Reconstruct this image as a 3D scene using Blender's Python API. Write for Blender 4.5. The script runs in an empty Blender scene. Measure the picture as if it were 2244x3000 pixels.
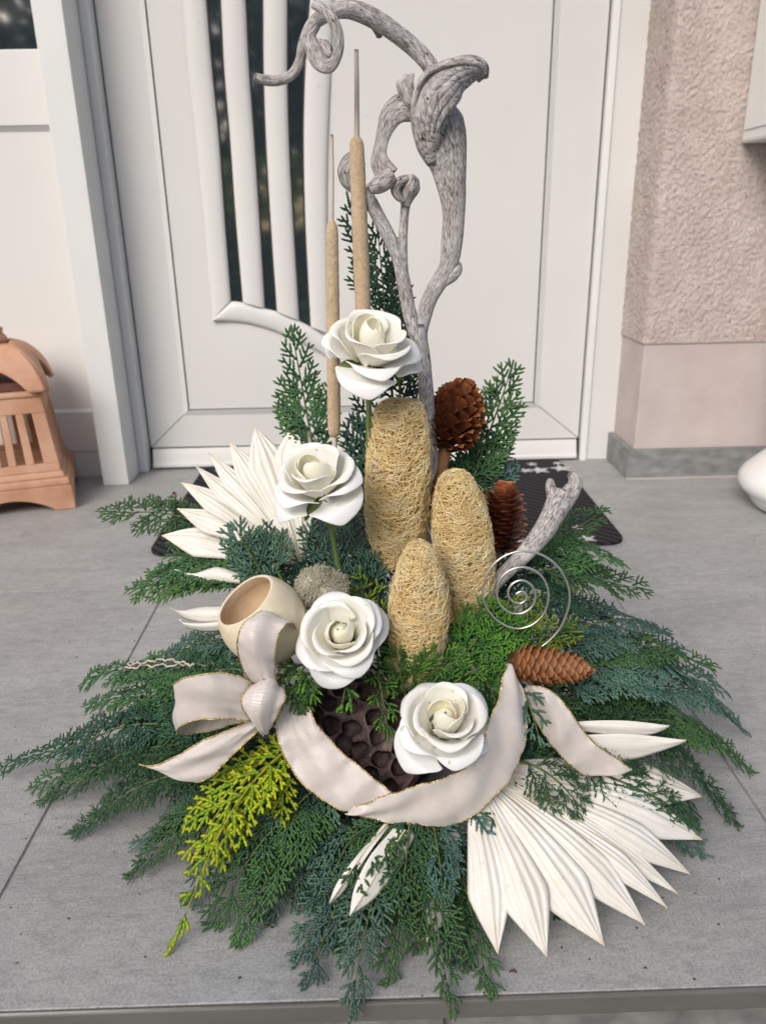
import bpy, bmesh, math, random
import numpy as np
from mathutils import Vector, Matrix

# ------------------------------------------------------------------ camera, light, exposure
scene = bpy.context.scene
COL = scene.collection
CAM_H, FPX = 0.545, 2270.0
PITCH, ROLL, YAW = math.radians(20.5), math.radians(-1.06), math.radians(0.93)
_f = np.array([math.sin(YAW) * math.cos(PITCH), math.cos(YAW) * math.cos(PITCH), -math.sin(PITCH)])
_r0 = np.cross(_f, [0, 0, 1.0]); _r0 /= np.linalg.norm(_r0)
_u0 = np.cross(_r0, _f)
RT = _r0 * math.cos(ROLL) + _u0 * math.sin(ROLL)
UP = _u0 * math.cos(ROLL) - _r0 * math.sin(ROLL)
CAMP = np.array([0, 0, CAM_H])
cam = bpy.data.cameras.new('camera')
cam.sensor_fit = 'HORIZONTAL'; cam.sensor_width = 36.0
cam.lens = 36.0 * FPX / 2244.0
cam.clip_start = 0.02; cam.clip_end = 400
cam.dof.use_dof = True; cam.dof.focus_distance = 0.70; cam.dof.aperture_fstop = 11.0
camo = bpy.data.objects.new('camera', cam); COL.objects.link(camo)
M = Matrix.Identity(4)
for i in range(3):
    M[i][0] = RT[i]; M[i][1] = UP[i]; M[i][2] = -_f[i]; M[i][3] = CAMP[i]
camo.matrix_world = M
scene.camera = camo

SUN_EL, SUN_AZ = math.radians(38), math.radians(-152)      # azimuth from +Y (the door) clockwise: behind and left of the viewer
world = bpy.data.worlds.new('World'); scene.world = world; world.use_nodes = True
wn = world.node_tree
sky = wn.nodes.new('ShaderNodeTexSky'); sky.sky_type = 'NISHITA'; sky.sun_disc = False
sky.sun_elevation = SUN_EL; sky.sun_rotation = SUN_AZ
sky.dust_density = 4.0; sky.air_density = 1.0; sky.ozone_density = 1.0
bg = wn.nodes['Background']; bg.inputs[1].default_value = 0.12
wn.links.new(sky.outputs[0], bg.inputs[0])
sun = bpy.data.lights.new('sun', 'SUN'); sun.energy = 1.5; sun.angle = math.radians(34); sun.color = (1.0, 0.985, 0.965)
suno = bpy.data.objects.new('sun', sun); COL.objects.link(suno)
sd = Vector((math.sin(SUN_AZ) * math.cos(SUN_EL), math.cos(SUN_AZ) * math.cos(SUN_EL), math.sin(SUN_EL)))
suno.rotation_euler = sd.to_track_quat('Z', 'Y').to_euler()
suno.location = sd * 5
vs = scene.view_settings
vs.view_transform = 'Standard'; vs.look = 'None'; vs.gamma = 1.0; vs.use_curve_mapping = False
vs.exposure = 0.30
scene.cycles.use_denoising = True
scene.cycles.max_bounces = 6

# ------------------------------------------------------------------ pixel helpers (px of a 1655 wide view of the photograph -> a point at its own distance)
K = 2244.0 / 1655.0
def ray(x, y):
    return RT * ((x * K - 1122) / FPX) - UP * ((y * K - 1500) / FPX) + _f
def P(x, y, Y):
    v = ray(x, y); return CAMP + v * (Y / v[1])
def Z(x, y, z=0.0):
    v = ray(x, y); return CAMP + v * ((z - CAM_H) / v[2])
def nrm(v):
    v = np.asarray(v, float); return v / (np.linalg.norm(v) + 1e-12)
def tocam(p): return nrm(CAMP - np.asarray(p))

# ------------------------------------------------------------------ materials
MATS = {}
class NT:
    def __init__(s, name):
        m = bpy.data.materials.new(name); m.use_nodes = True
        s.m = m; s.t = m.node_tree; s.b = s.t.nodes['Principled BSDF']; MATS[name] = m
    def n(s, typ, **kw):
        nd = s.t.nodes.new(typ)
        for k, v in kw.items(): setattr(nd, k, v)
        return nd
    def l(s, a, b): s.t.links.new(a, b)
    def coord(s, kind='Object', scale=(1, 1, 1)):
        c = s.n('ShaderNodeTexCoord'); mp = s.n('ShaderNodeMapping'); mp.inputs['Scale'].default_value = scale
        s.l(c.outputs[kind], mp.inputs[0]); return mp.outputs[0]
    def noise(s, vec, scale, detail=4, rough=0.55, dist=0.0):
        nd = s.n('ShaderNodeTexNoise'); nd.inputs['Scale'].default_value = scale; nd.inputs['Detail'].default_value = detail
        nd.inputs['Roughness'].default_value = rough; nd.inputs['Distortion'].default_value = dist
        if vec is not None: s.l(vec, nd.inputs['Vector'])
        return nd.outputs['Fac']
    def ramp(s, fac, stops):
        r = s.n('ShaderNodeValToRGB'); e = r.color_ramp.elements
        while len(e) < len(stops): e.new(0.5)
        for el, (p, c) in zip(e, stops):
            el.position = p; el.color = (*c, 1) if len(c) == 3 else c
        s.l(fac, r.inputs[0]); return r.outputs[0]
    def mix(s, fac, a, b, mode='MIX'):
        x = s.n('ShaderNodeMix'); x.data_type = 'RGBA'; x.blend_type = mode
        for v, i in ((fac, 0), (a, 6), (b, 7)):
            if hasattr(v, 'links') or hasattr(v, 'is_linked'): s.l(v, x.inputs[i])
            else: x.inputs[i].default_value = v if i == 0 else (*v, 1)
        return x.outputs[2]
    def bump(s, h, strength=0.3, dist=0.002, prev=None):
        b = s.n('ShaderNodeBump'); b.inputs['Strength'].default_value = strength; b.inputs['Distance'].default_value = dist
        s.l(h, b.inputs['Height'])
        if prev is not None: s.l(prev, b.inputs['Normal'])
        return b.outputs[0]
    def setp(s, col=None, rough=None, norm=None, metal=None, spec=None, **kw):
        b = s.b
        if col is not None:
            if isinstance(col, tuple): b.inputs['Base Color'].default_value = (*col, 1)
            else: s.l(col, b.inputs['Base Color'])
        if rough is not None:
            if isinstance(rough, (int, float)): b.inputs['Roughness'].default_value = rough
            else: s.l(rough, b.inputs['Roughness'])
        if norm is not None: s.l(norm, b.inputs['Normal'])
        if metal is not None: b.inputs['Metallic'].default_value = metal
        if spec is not None: b.inputs['Specular IOR Level'].default_value = spec
        for k, v in kw.items(): b.inputs[k.replace('_', ' ')].default_value = v
        return s.m

def mat_mottled(name, c1, c2, scale=20, rough=0.6, bump=0.2, bdist=0.001, bscale=None, spec=0.3, detail=5, kind='Object', lo=0.3, hi=0.7, stretch=(1, 1, 1)):
    t = NT(name); v = t.coord(kind, stretch)
    f = t.noise(v, scale, detail)
    c = t.ramp(f, [(lo, c1), (hi, c2)])
    h = t.noise(v, bscale or scale * 4, 4)
    return t.setp(c, rough, t.bump(h, bump, bdist), spec=spec)

def build_materials():
    # painted / plastic door
    t = NT('white_plastic'); v = t.coord()
    c = t.ramp(t.noise(v, 2.2, 5), [(0.3, (0.655, 0.648, 0.63)), (0.7, (0.705, 0.70, 0.685))])
    d = t.ramp(t.noise(v, 55, 3, 0.4), [(0.70, (1, 1, 1)), (0.80, (0.86, 0.84, 0.82))])
    c = t.mix(0.6, c, d, 'MULTIPLY')
    t.setp(c, 0.38, t.bump(t.noise(v, 160, 2), 0.03, 0.0006), spec=0.4)
    t = NT('white_frame'); v = t.coord()
    c = t.ramp(t.noise(v, 3, 5), [(0.3, (0.66, 0.67, 0.66)), (0.7, (0.73, 0.74, 0.73))])
    t.setp(c, 0.35, t.bump(t.noise(v, 120, 2), 0.03, 0.0006), spec=0.4)
    mat_mottled('gasket', (0.015, 0.016, 0.018), (0.03, 0.03, 0.032), 30, 0.6)
    t = NT('dark_glass'); t.setp((0.045, 0.068, 0.085), 0.05, spec=1.0); t.b.inputs['IOR'].default_value = 3.6
    v = t.coord(); t.l(t.bump(t.noise(v, 7, 2), 0.02, 0.01), t.b.inputs['Normal'])
    # floor tile
    t = NT('stone_tile'); v = t.coord('Object', (1, 1, 1))
    vs_ = t.coord('Object', (1.0, 2.6, 1))
    big = t.ramp(t.noise(vs_, 5, 6, 0.6, 0.4), [(0.28, (0.295, 0.30, 0.298)), (0.55, (0.35, 0.354, 0.35)), (0.78, (0.405, 0.408, 0.402))])
    warm = t.ramp(t.noise(v, 2.4, 3), [(0.4, (1, 1, 1)), (0.7, (1.0, 0.965, 0.95))])
    c = t.mix(1.0, big, warm, 'MULTIPLY')
    fine = t.ramp(t.noise(v, 420, 4, 0.75), [(0.34, (0.64, 0.64, 0.64)), (0.5, (1, 1, 1)), (0.68, (1.28, 1.28, 1.28))])
    c = t.mix(0.8, c, fine, 'MULTIPLY')
    mid = t.ramp(t.noise(vs_, 45, 5, 0.65, 0.8), [(0.33, (0.80, 0.80, 0.80)), (0.5, (1, 1, 1)), (0.70, (1.16, 1.16, 1.15))])
    c = t.mix(0.8, c, mid, 'MULTIPLY')
    dots = t.ramp(t.noise(v, 95, 2, 0.3), [(0.70, (0, 0, 0)), (0.80, (1, 1, 1))])
    c = t.mix(t.mix(0.35, (0, 0, 0), dots), c, (0.50, 0.49, 0.47))
    dirt = t.ramp(t.noise(v, 150, 1, 0.2), [(0.195, (1, 1, 1)), (0.21, (0, 0, 0))])
    c = t.mix(dirt, c, (0.09, 0.07, 0.06))
    h = t.noise(v, 260, 4, 0.7)
    t.setp(c, 0.55, t.bump(h, 0.25, 0.0008), spec=0.3)
    mat_mottled('grout', (0.19, 0.18, 0.17), (0.29, 0.275, 0.26), 60, 0.9, 0.5)
    mat_mottled('skirting_stone', (0.16, 0.168, 0.165), (0.29, 0.30, 0.295), 26, 0.6, 0.25, 0.001, 200, stretch=(1, 1, 2.2))
    mat_mottled('riser_stone', (0.13, 0.135, 0.13), (0.27, 0.275, 0.26), 38, 0.7, 0.4, 0.001, 240)
    t = NT('brushed_steel'); v = t.coord('Object', (2, 60, 260))
    c = t.ramp(t.noise(t.coord('Object', (3, 8, 8)), 3, 4), [(0.3, (0.30, 0.285, 0.26)), (0.7, (0.38, 0.365, 0.34))])
    t.setp(c, 0.42, t.bump(t.noise(v, 4, 3), 0.1, 0.0005), metal=0.75)
    # plaster
    t = NT('rough_plaster'); v = t.coord()
    c = t.ramp(t.noise(v, 14, 6), [(0.3, (0.44, 0.365, 0.335)), (0.7, (0.56, 0.485, 0.455))])
    pits = t.ramp(t.noise(v, 200, 3, 0.6), [(0.30, (0.58, 0.48, 0.43)), (0.43, (1, 1, 1)), (0.62, (1.1, 1.1, 1.1))])
    c = t.mix(0.9, c, pits, 'MULTIPLY')
    h = t.noise(v, 300, 5, 0.7, 0.4)
    t.setp(c, 0.85, t.bump(h, 0.7, 0.0025), spec=0.2)
    mat_mottled('smooth_plaster', (0.47, 0.40, 0.385), (0.56, 0.49, 0.475), 12, 0.8, 0.3, 0.001, 150, 0.2)
    # mat
    t = NT('ribbed_mat'); v = t.coord()
    w = t.n('ShaderNodeTexWave'); w.wave_type = 'BANDS'; w.bands_direction = 'DIAGONAL'; w.inputs['Scale'].default_value = 26; w.inputs['Distortion'].default_value = 1.5
    w.inputs['Detail'].default_value = 3; t.l(v, w.inputs['Vector'])
    nz = t.noise(v, 240, 4, 0.7)
    c = t.mix(w.outputs['Fac'], (0.016, 0.016, 0.019), (0.055, 0.053, 0.056))
    c = t.mix(0.9, c, t.ramp(nz, [(0.3, (0.4, 0.4, 0.4)), (0.7, (1.5, 1.5, 1.5))]), 'MULTIPLY')
    b1 = t.bump(nz, 0.9, 0.003); b2 = t.bump(w.outputs['Fac'], 0.6, 0.003, b1)
    t.setp(c, 0.95, b2, spec=0.1)
    t = NT('star_print'); v = t.coord()
    c = t.ramp(t.noise(v, 300, 3), [(0.3, (0.36, 0.36, 0.36)), (0.6, (0.62, 0.61, 0.60))])
    t.setp(c, 0.9, t.bump(t.noise(v, 260, 3), 0.6, 0.002), spec=0.1)
    # terracotta
    t = NT('terracotta'); v = t.coord()
    c = t.ramp(t.noise(v, 13, 6), [(0.25, (0.46, 0.235, 0.145)), (0.5, (0.57, 0.325, 0.215)), (0.8, (0.66, 0.43, 0.30))])
    c = t.mix(t.ramp(t.noise(v, 28, 2), [(0.73, (0, 0, 0)), (0.80, (1, 1, 1))]), c, (0.66, 0.55, 0.46))
    t.setp(c, 0.8, t.bump(t.noise(v, 140, 4), 0.25, 0.001), spec=0.2)
    t = NT('white_ceramic'); t.setp((0.80, 0.80, 0.78), 0.14, spec=0.5)
    mat_mottled('white_metal', (0.76, 0.77, 0.76), (0.81, 0.815, 0.80), 8, 0.35, 0.05, 0.0004)
    # driftwood, uv is in metres (around, along)
    t = NT('driftwood'); v = t.coord('UV', (1.0, 0.22, 1)); v2 = t.coord('UV', (1, 0.5, 1)); vo = t.coord('Object')
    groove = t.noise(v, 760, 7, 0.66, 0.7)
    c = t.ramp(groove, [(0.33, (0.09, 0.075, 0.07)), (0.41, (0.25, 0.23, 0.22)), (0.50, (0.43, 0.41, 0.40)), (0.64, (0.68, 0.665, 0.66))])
    tone = t.ramp(t.noise(vo, 22, 4), [(0.33, (0.80, 0.75, 0.72)), (0.5, (0.97, 0.96, 0.96)), (0.68, (1.1, 1.1, 1.12))])
    c = t.mix(1.0, c, tone, 'MULTIPLY')
    brown = t.ramp(t.noise(vo, 46, 3), [(0.62, (0, 0, 0)), (0.74, (1, 1, 1))])
    c = t.mix(t.mix(0.35, (0, 0, 0), brown), c, (0.22, 0.12, 0.085))
    pit = t.ramp(t.noise(v2, 360, 2, 0.4), [(0.27, (0.12, 0.1, 0.09)), (0.34, (1, 1, 1))])
    c = t.mix(1.0, c, pit, 'MULTIPLY')
    wv = t.ramp(t.noise(vo, 30, 3), [(0.60, (0, 0, 0)), (0.70, (1, 1, 1))])
    c = t.mix(t.mix(0.55, (0, 0, 0), wv), c, (0.74, 0.71, 0.69))
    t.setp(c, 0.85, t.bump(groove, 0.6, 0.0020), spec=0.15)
    # cattail
    t = NT('cattail_velvet'); v = t.coord()
    c = t.ramp(t.noise(v, 330, 4, 0.7), [(0.3, (0.42, 0.305, 0.195)), (0.5, (0.54, 0.41, 0.275)), (0.75, (0.64, 0.505, 0.36))])
    c = t.mix(1.0, c, t.ramp(t.noise(t.coord('Object', (1, 1, 0.4)), 40, 3), [(0.3, (0.94, 0.92, 0.90)), (0.7, (1.03, 1.03, 1.02))]), 'MULTIPLY')
    t.setp(c, 0.95, t.bump(t.noise(v, 420, 3), 0.5, 0.0015), spec=0.1); t.b.inputs['Sheen Weight'].default_value = 0.25
    mat_mottled('dry_stalk', (0.46, 0.36, 0.31), (0.70, 0.60, 0.54), 60, 0.6, 0.3, 0.0005, stretch=(1, 1, 0.12))
    # roses
    for nm, c1, c2 in (('petal_outer', (0.90, 0.885, 0.82), (0.93, 0.92, 0.865)), ('petal_mid', (0.91, 0.88, 0.77), (0.925, 0.90, 0.80)), ('petal_heart', (0.92, 0.87, 0.66), (0.93, 0.89, 0.71))):
        t = NT(nm); v = t.coord()
        c = t.ramp(t.noise(v, 40, 3), [(0.3, c1), (0.7, c2)])
        sp = t.ramp(t.noise(v, 170, 1, 0.2), [(0.222, (0.35, 0.33, 0.30)), (0.235, (1, 1, 1))])
        c = t.mix(0.55, c, sp, 'MULTIPLY')
        t.setp(c, 0.55, t.bump(t.noise(v, 900, 2), 0.06, 0.0003), spec=0.3)
        t.b.inputs['Subsurface Weight'].default_value = 0.4
        t.b.inputs['Subsurface Radius'].default_value = (0.009, 0.0075, 0.0045); t.b.inputs['Subsurface Scale'].default_value = 1.0
    mat_mottled('sepal', (0.16, 0.20, 0.07), (0.24, 0.29, 0.11), 60, 0.5, 0.2, 0.0005)
    mat_mottled('rose_stem', (0.10, 0.17, 0.05), (0.18, 0.26, 0.08), 60, 0.5, 0.2, 0.0005)
    # luffa
    mat_mottled('luffa_core', (0.36, 0.20, 0.05), (0.62, 0.40, 0.13), 300, 0.9, 0.9, 0.003, 500, 0.1)
    t = NT('luffa_fibre'); v = t.coord()
    c = t.ramp(t.noise(v, 60, 4), [(0.3, (0.84, 0.62, 0.28)), (0.5, (0.92, 0.74, 0.40)), (0.72, (0.94, 0.83, 0.56))])
    t.setp(c, 0.6, spec=0.25)
    # cones
    for nm, a, b, c_ in (('cone_dark', (0.055, 0.017, 0.010), (0.17, 0.050, 0.020), (0.33, 0.115, 0.042)), ('cone_red', (0.10, 0.028, 0.016), (0.27, 0.078, 0.034), (0.46, 0.17, 0.07)), ('cone_honey', (0.05, 0.018, 0.009), (0.17, 0.062, 0.022), (0.36, 0.16, 0.06))):
        t = NT(nm)
        at = t.n('ShaderNodeAttribute'); at.attribute_name = 'tip'
        v = t.coord()
        f = t.n('ShaderNodeMath'); f.operation = 'MULTIPLY_ADD'; t.l(t.noise(v, 240, 4), f.inputs[0]); f.inputs[1].default_value = 0.6; t.l(at.outputs['Fac'], f.inputs[2])
        g = t.n('ShaderNodeMath'); g.operation = 'SUBTRACT'; t.l(f.outputs[0], g.inputs[0]); g.inputs[1].default_value = 0.3
        c = t.ramp(g.outputs[0], [(0.05, a), (0.5, b), (0.95, c_)])
        t.setp(c, 0.5, t.bump(t.noise(v, 500, 3), 0.3, 0.0006), spec=0.35)
    mat_mottled('cone_stem', (0.20, 0.085, 0.035), (0.36, 0.17, 0.075), 70, 0.7, 0.4, 0.001)
    # palm
    t = NT('palm_white'); v = t.coord('UV', (1, 1, 1)); vst = t.coord('UV', (1, 0.02, 1))
    st = t.ramp(t.noise(vst, 900, 3, 0.5), [(0.3, (0.70, 0.665, 0.59)), (0.5, (0.78, 0.755, 0.70)), (0.7, (0.83, 0.815, 0.775))])
    bl = t.ramp(t.noise(v, 30, 4), [(0.3, (0.93, 0.92, 0.88)), (0.6, (1.03, 1.03, 1.03))])
    c = t.mix(1.0, st, bl, 'MULTIPLY')
    at = t.n('ShaderNodeAttribute'); at.attribute_name = 'tip'
    tp = t.ramp(at.outputs['Fac'], [(0.95, (0, 0, 0)), (1.0, (1, 1, 1))])
    c = t.mix(t.mix(0.7, (0, 0, 0), tp), c, (0.55, 0.42, 0.22))
    spk = t.ramp(t.noise(v, 210, 1, 0.2), [(0.225, (1, 1, 1)), (0.24, (0, 0, 0))])
    c = t.mix(t.mix(0.25, (0, 0, 0), spk), c, (0.40, 0.32, 0.22))
    t.setp(c, 0.5, t.bump(t.noise(vst, 700, 3), 0.25, 0.0006), spec=0.35)
    mat_mottled('palm_rib', (0.70, 0.60, 0.42), (0.80, 0.72, 0.56), 80, 0.5, 0.2, 0.0004)
    # gourd
    mat_mottled('gourd_skin', (0.66, 0.57, 0.40), (0.78, 0.71, 0.55), 40, 0.7, 0.5, 0.0012, 180, 0.25)
    mat_mottled('gourd_inside', (0.76, 0.56, 0.36), (0.84, 0.67, 0.48), 90, 0.8, 0.5, 0.0012, 260, 0.2)
    # pod
    t = NT('pod_brown'); v = t.coord()
    c = t.ramp(t.noise(v, 90, 5, 0.65), [(0.3, (0.045, 0.028, 0.026)), (0.5, (0.13, 0.088, 0.080)), (0.75, (0.28, 0.20, 0.185))])
    t.setp(c, 0.6, t.bump(t.noise(v, 230, 5), 0.7, 0.002), spec=0.4)
    mat_mottled('pod_rim', (0.03, 0.014, 0.010), (0.09, 0.045, 0.035), 160, 0.95, 0.9, 0.003)
    t = NT('moss_grey'); v = t.coord()
    c = t.ramp(t.noise(v, 90, 3), [(0.3, (0.42, 0.39, 0.30)), (0.7, (0.62, 0.59, 0.48))]); t.setp(c, 0.9, spec=0.1)
    t = NT('silver_wire'); t.setp((0.86, 0.84, 0.79), 0.34, metal=1.0)
    # ribbon
    t = NT('ribbon_satin'); v = t.coord('UV')
    w = t.n('ShaderNodeTexWave'); w.bands_direction = 'Y'; w.inputs['Scale'].default_value = 260; w.inputs['Distortion'].default_value = 0.4; t.l(v, w.inputs['Vector'])
    c = t.ramp(t.noise(v, 60, 3), [(0.3, (0.63, 0.57, 0.53)), (0.7, (0.70, 0.645, 0.61))])
    c = t.mix(t.mix(0.16, (0, 0, 0), w.outputs['Fac']), c, (0.44, 0.37, 0.33))
    b1 = t.bump(t.noise(t.coord('UV', (1, .45, 1)), 38, 3, .5, .4), 0.22, 0.004)
    t.setp(c, 0.30, t.bump(w.outputs['Fac'], 0.4, 0.0005, b1), spec=0.7); t.b.inputs['Anisotropic'].default_value = 0.6; t.b.inputs['Sheen Weight'].default_value = 0.3
    t = NT('gold_thread'); v = t.coord()
    c = t.ramp(t.noise(v, 700, 2), [(0.35, (0.30, 0.19, 0.05)), (0.5, (0.62, 0.45, 0.17)), (0.65, (0.90, 0.78, 0.48))])
    t.setp(c, 0.32, t.bump(t.noise(v, 900, 2), 0.9, 0.0012), metal=0.8)
    # foliage
    for nm, a, b, c_ in (('foliage_blue', (0.020, 0.048, 0.040), (0.042, 0.094, 0.074), (0.100, 0.185, 0.138)),
                         ('foliage_green', (0.016, 0.045, 0.022), (0.032, 0.088, 0.036), (0.075, 0.165, 0.048)),
                         ('foliage_dark', (0.010, 0.030, 0.020), (0.018, 0.055, 0.035), (0.036, 0.098, 0.052)),
                         ('foliage_bright', (0.012, 0.042, 0.010), (0.030, 0.105, 0.016), (0.105, 0.245, 0.030)),
                         ('foliage_golden', (0.045, 0.130, 0.010), (0.210, 0.340, 0.012), (0.440, 0.480, 0.015)),
                         ('foliage_lime', (0.022, 0.068, 0.010), (0.070, 0.165, 0.014), (0.260, 0.330, 0.020)),
                         ('foliage_needle', (0.012, 0.040, 0.020), (0.026, 0.082, 0.036), (0.062, 0.150, 0.060))):
        t = NT(nm); v = t.coord()
        at = t.n('ShaderNodeAttribute'); at.attribute_name = 'tip'
        f = t.n('ShaderNodeMath'); f.operation = 'MULTIPLY_ADD'; t.l(t.noise(v, 28, 5, 0.65), f.inputs[0]); f.inputs[1].default_value = 1.1; t.l(at.outputs['Fac'], f.inputs[2])
        g = t.n('ShaderNodeMath'); g.operation = 'SUBTRACT'; t.l(f.outputs[0], g.inputs[0]); g.inputs[1].default_value = 0.55
        c = t.ramp(g.outputs[0], [(0.05, a), (0.45, b), (1.0, c_)])
        oi = t.n('ShaderNodeObjectInfo')
        c = t.mix(1.0, c, t.ramp(oi.outputs['Random'], [(0.0, (0.70, 0.72, 0.80)), (0.35, (1.0, 0.95, 0.85)), (0.7, (0.95, 1.08, 1.12)), (1.0, (1.35, 1.25, 0.95))]), 'MULTIPLY')
        br = t.ramp(t.noise(v, 75, 2, 0.4), [(0.735, (0, 0, 0)), (0.77, (1, 1, 1))])
        c = t.mix(t.mix(0.6, (0, 0, 0), br), c, (0.12, 0.085, 0.04))
        t.setp(c, 0.5, spec=0.35)
    mat_mottled('twig_bark', (0.07, 0.055, 0.025), (0.14, 0.12, 0.05), 90, 0.7, 0.3, 0.0005)
    mat_mottled('twig_green', (0.06, 0.10, 0.03), (0.12, 0.17, 0.05), 90, 0.6, 0.3, 0.0005)
    mat_mottled('twig_golden', (0.20, 0.22, 0.02), (0.38, 0.36, 0.03), 90, 0.6, 0.3, 0.0005)
    mat_mottled('bowl_plastic', (0.02, 0.02, 0.02), (0.035, 0.03, 0.03), 30, 0.5)
    mat_mottled('floral_foam', (0.012, 0.026, 0.014), (0.02, 0.04, 0.02), 100, 0.95, 0.5)
    mat_mottled('ground_paving', (0.22, 0.21, 0.20), (0.32, 0.31, 0.29), 6, 0.8)
    mat_mottled('hedge_leaf', (0.09, 0.15, 0.02), (0.32, 0.38, 0.07), 9, 0.5)
    for nm in ('hedge_leaf',):
        m = MATS[nm]; nt = m.node_tree; b = nt.nodes['Principled BSDF']; out = nt.nodes['Material Output']
        tr = nt.nodes.new('ShaderNodeBsdfTranslucent'); mx = nt.nodes.new('ShaderNodeMixShader'); mx.inputs[0].default_value = 0.65
        src = b.inputs['Base Color'].links[0].from_socket
        nt.links.new(src, tr.inputs[0]); nt.links.new(b.outputs[0], mx.inputs[1]); nt.links.new(tr.outputs[0], mx.inputs[2]); nt.links.new(mx.outputs[0], out.inputs[0])
    mat_mottled('tree_leaf', (0.035, 0.045, 0.02), (0.10, 0.085, 0.05), 4, 0.6)
    mat_mottled('tree_bark', (0.05, 0.04, 0.03), (0.10, 0.08, 0.06), 20, 0.9, 0.5)
    mat_mottled('dead_petal', (0.10, 0.01, 0.02), (0.17, 0.02, 0.035), 90, 0.6)
    mat_mottled('dry_crumb', (0.06, 0.03, 0.02), (0.13, 0.06, 0.04), 90, 0.8)
    mat_mottled('leather_brown', (0.10, 0.04, 0.03), (0.16, 0.07, 0.05), 60, 0.7)
build_materials()

# ------------------------------------------------------------------ object helpers
def link(o, parent=None):
    COL.objects.link(o)
    if parent is not None: o.parent = parent
    return o
def thing(name, label, cat, loc=(0, 0, 0), group=None):
    o = bpy.data.objects.new(name, None); o.empty_display_size = 0.02
    o.location = loc; link(o)
    tag(o, label, cat, group); return o
def tag(o, label=None, cat=None, group=None, kind=None):
    if label: o['label'] = label
    if cat: o['category'] = cat
    if group: o['group'] = group
    if kind: o['kind'] = kind
    return o
def mesh_np(name, V, F, smooth=True, uv=None, tip=None):
    V = np.asarray(V, np.float32).reshape(-1, 3)
    me = bpy.data.meshes.new(name)
    if isinstance(F, np.ndarray):
        n, k = F.shape
        me.vertices.add(len(V)); me.vertices.foreach_set('co', V.ravel())
        me.loops.add(n * k); me.loops.foreach_set('vertex_index', F.astype(np.int32).ravel())
        me.polygons.add(n)
        me.polygons.foreach_set('loop_start', np.arange(0, n * k, k, dtype=np.int32))
        me.polygons.foreach_set('loop_total', np.full(n, k, np.int32))
        me.update(calc_edges=True)
    else:
        me.from_pydata([tuple(map(float, v)) for v in V], [], F)
    if smooth: me.polygons.foreach_set('use_smooth', np.ones(len(me.polygons), bool))
    if uv is not None:
        li = np.empty(len(me.loops), np.int32); me.loops.foreach_get('vertex_index', li)
        ul = me.uv_layers.new(name='UVMap'); ul.data.foreach_set('uv', np.asarray(uv, np.float32)[li].ravel())
    if tip is not None:
        a = me.attributes.new('tip', 'FLOAT', 'POINT'); a.data.foreach_set('value', np.asarray(tip, np.float32))
    return me
def part(name, me, mat, parent=None, off=None):
    """object from a mesh whose coordinates are in world space; off = world position of the parent"""
    o = bpy.data.objects.new(name, me)
    if mat: me.materials.append(MATS[mat])
    link(o, parent)
    if parent is not None:
        p = parent; loc = Vector((0, 0, 0))
        while p is not None:
            loc = loc + Vector(p.location); p = p.parent
        o.location = -loc
    return o
def grid_faces(nu, nv, closed_u=False, closed_v=False, off=0):
    """quads of a grid whose vertex index is i*nv + j (i over u, j over v)"""
    iu = np.arange(nu if closed_u else nu - 1); jv = np.arange(nv if closed_v else nv - 1)
    I, J = np.meshgrid(iu, jv, indexing='ij')
    I2 = (I + 1) % nu; J2 = (J + 1) % nv
    return np.stack([I * nv + J, I2 * nv + J, I2 * nv + J2, I * nv + J2], -1).reshape(-1, 4) + off
def spline(pts, n):
    """Catmull-Rom through rows of pts (any width), n samples by chord length"""
    pts = np.asarray(pts, float)
    d = np.r_[0, np.cumsum(np.maximum(np.linalg.norm(np.diff(pts[:, :3], axis=0), axis=1), 1e-6))]
    Q = np.vstack([2 * pts[0] - pts[1], pts, 2 * pts[-1] - pts[-2]])
    out = []
    for s in np.linspace(0, d[-1], n):
        i = min(max(np.searchsorted(d, s, 'right') - 1, 0), len(pts) - 2)
        u = (s - d[i]) / (d[i + 1] - d[i])
        p0, p1, p2, p3 = Q[i], Q[i + 1], Q[i + 2], Q[i + 3]
        out.append(0.5 * (2 * p1 + (p2 - p0) * u + (2 * p0 - 5 * p1 + 4 * p2 - p3) * u * u + (3 * p1 - p0 - 3 * p2 + p3) * u ** 3))
    return np.array(out)
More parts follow.
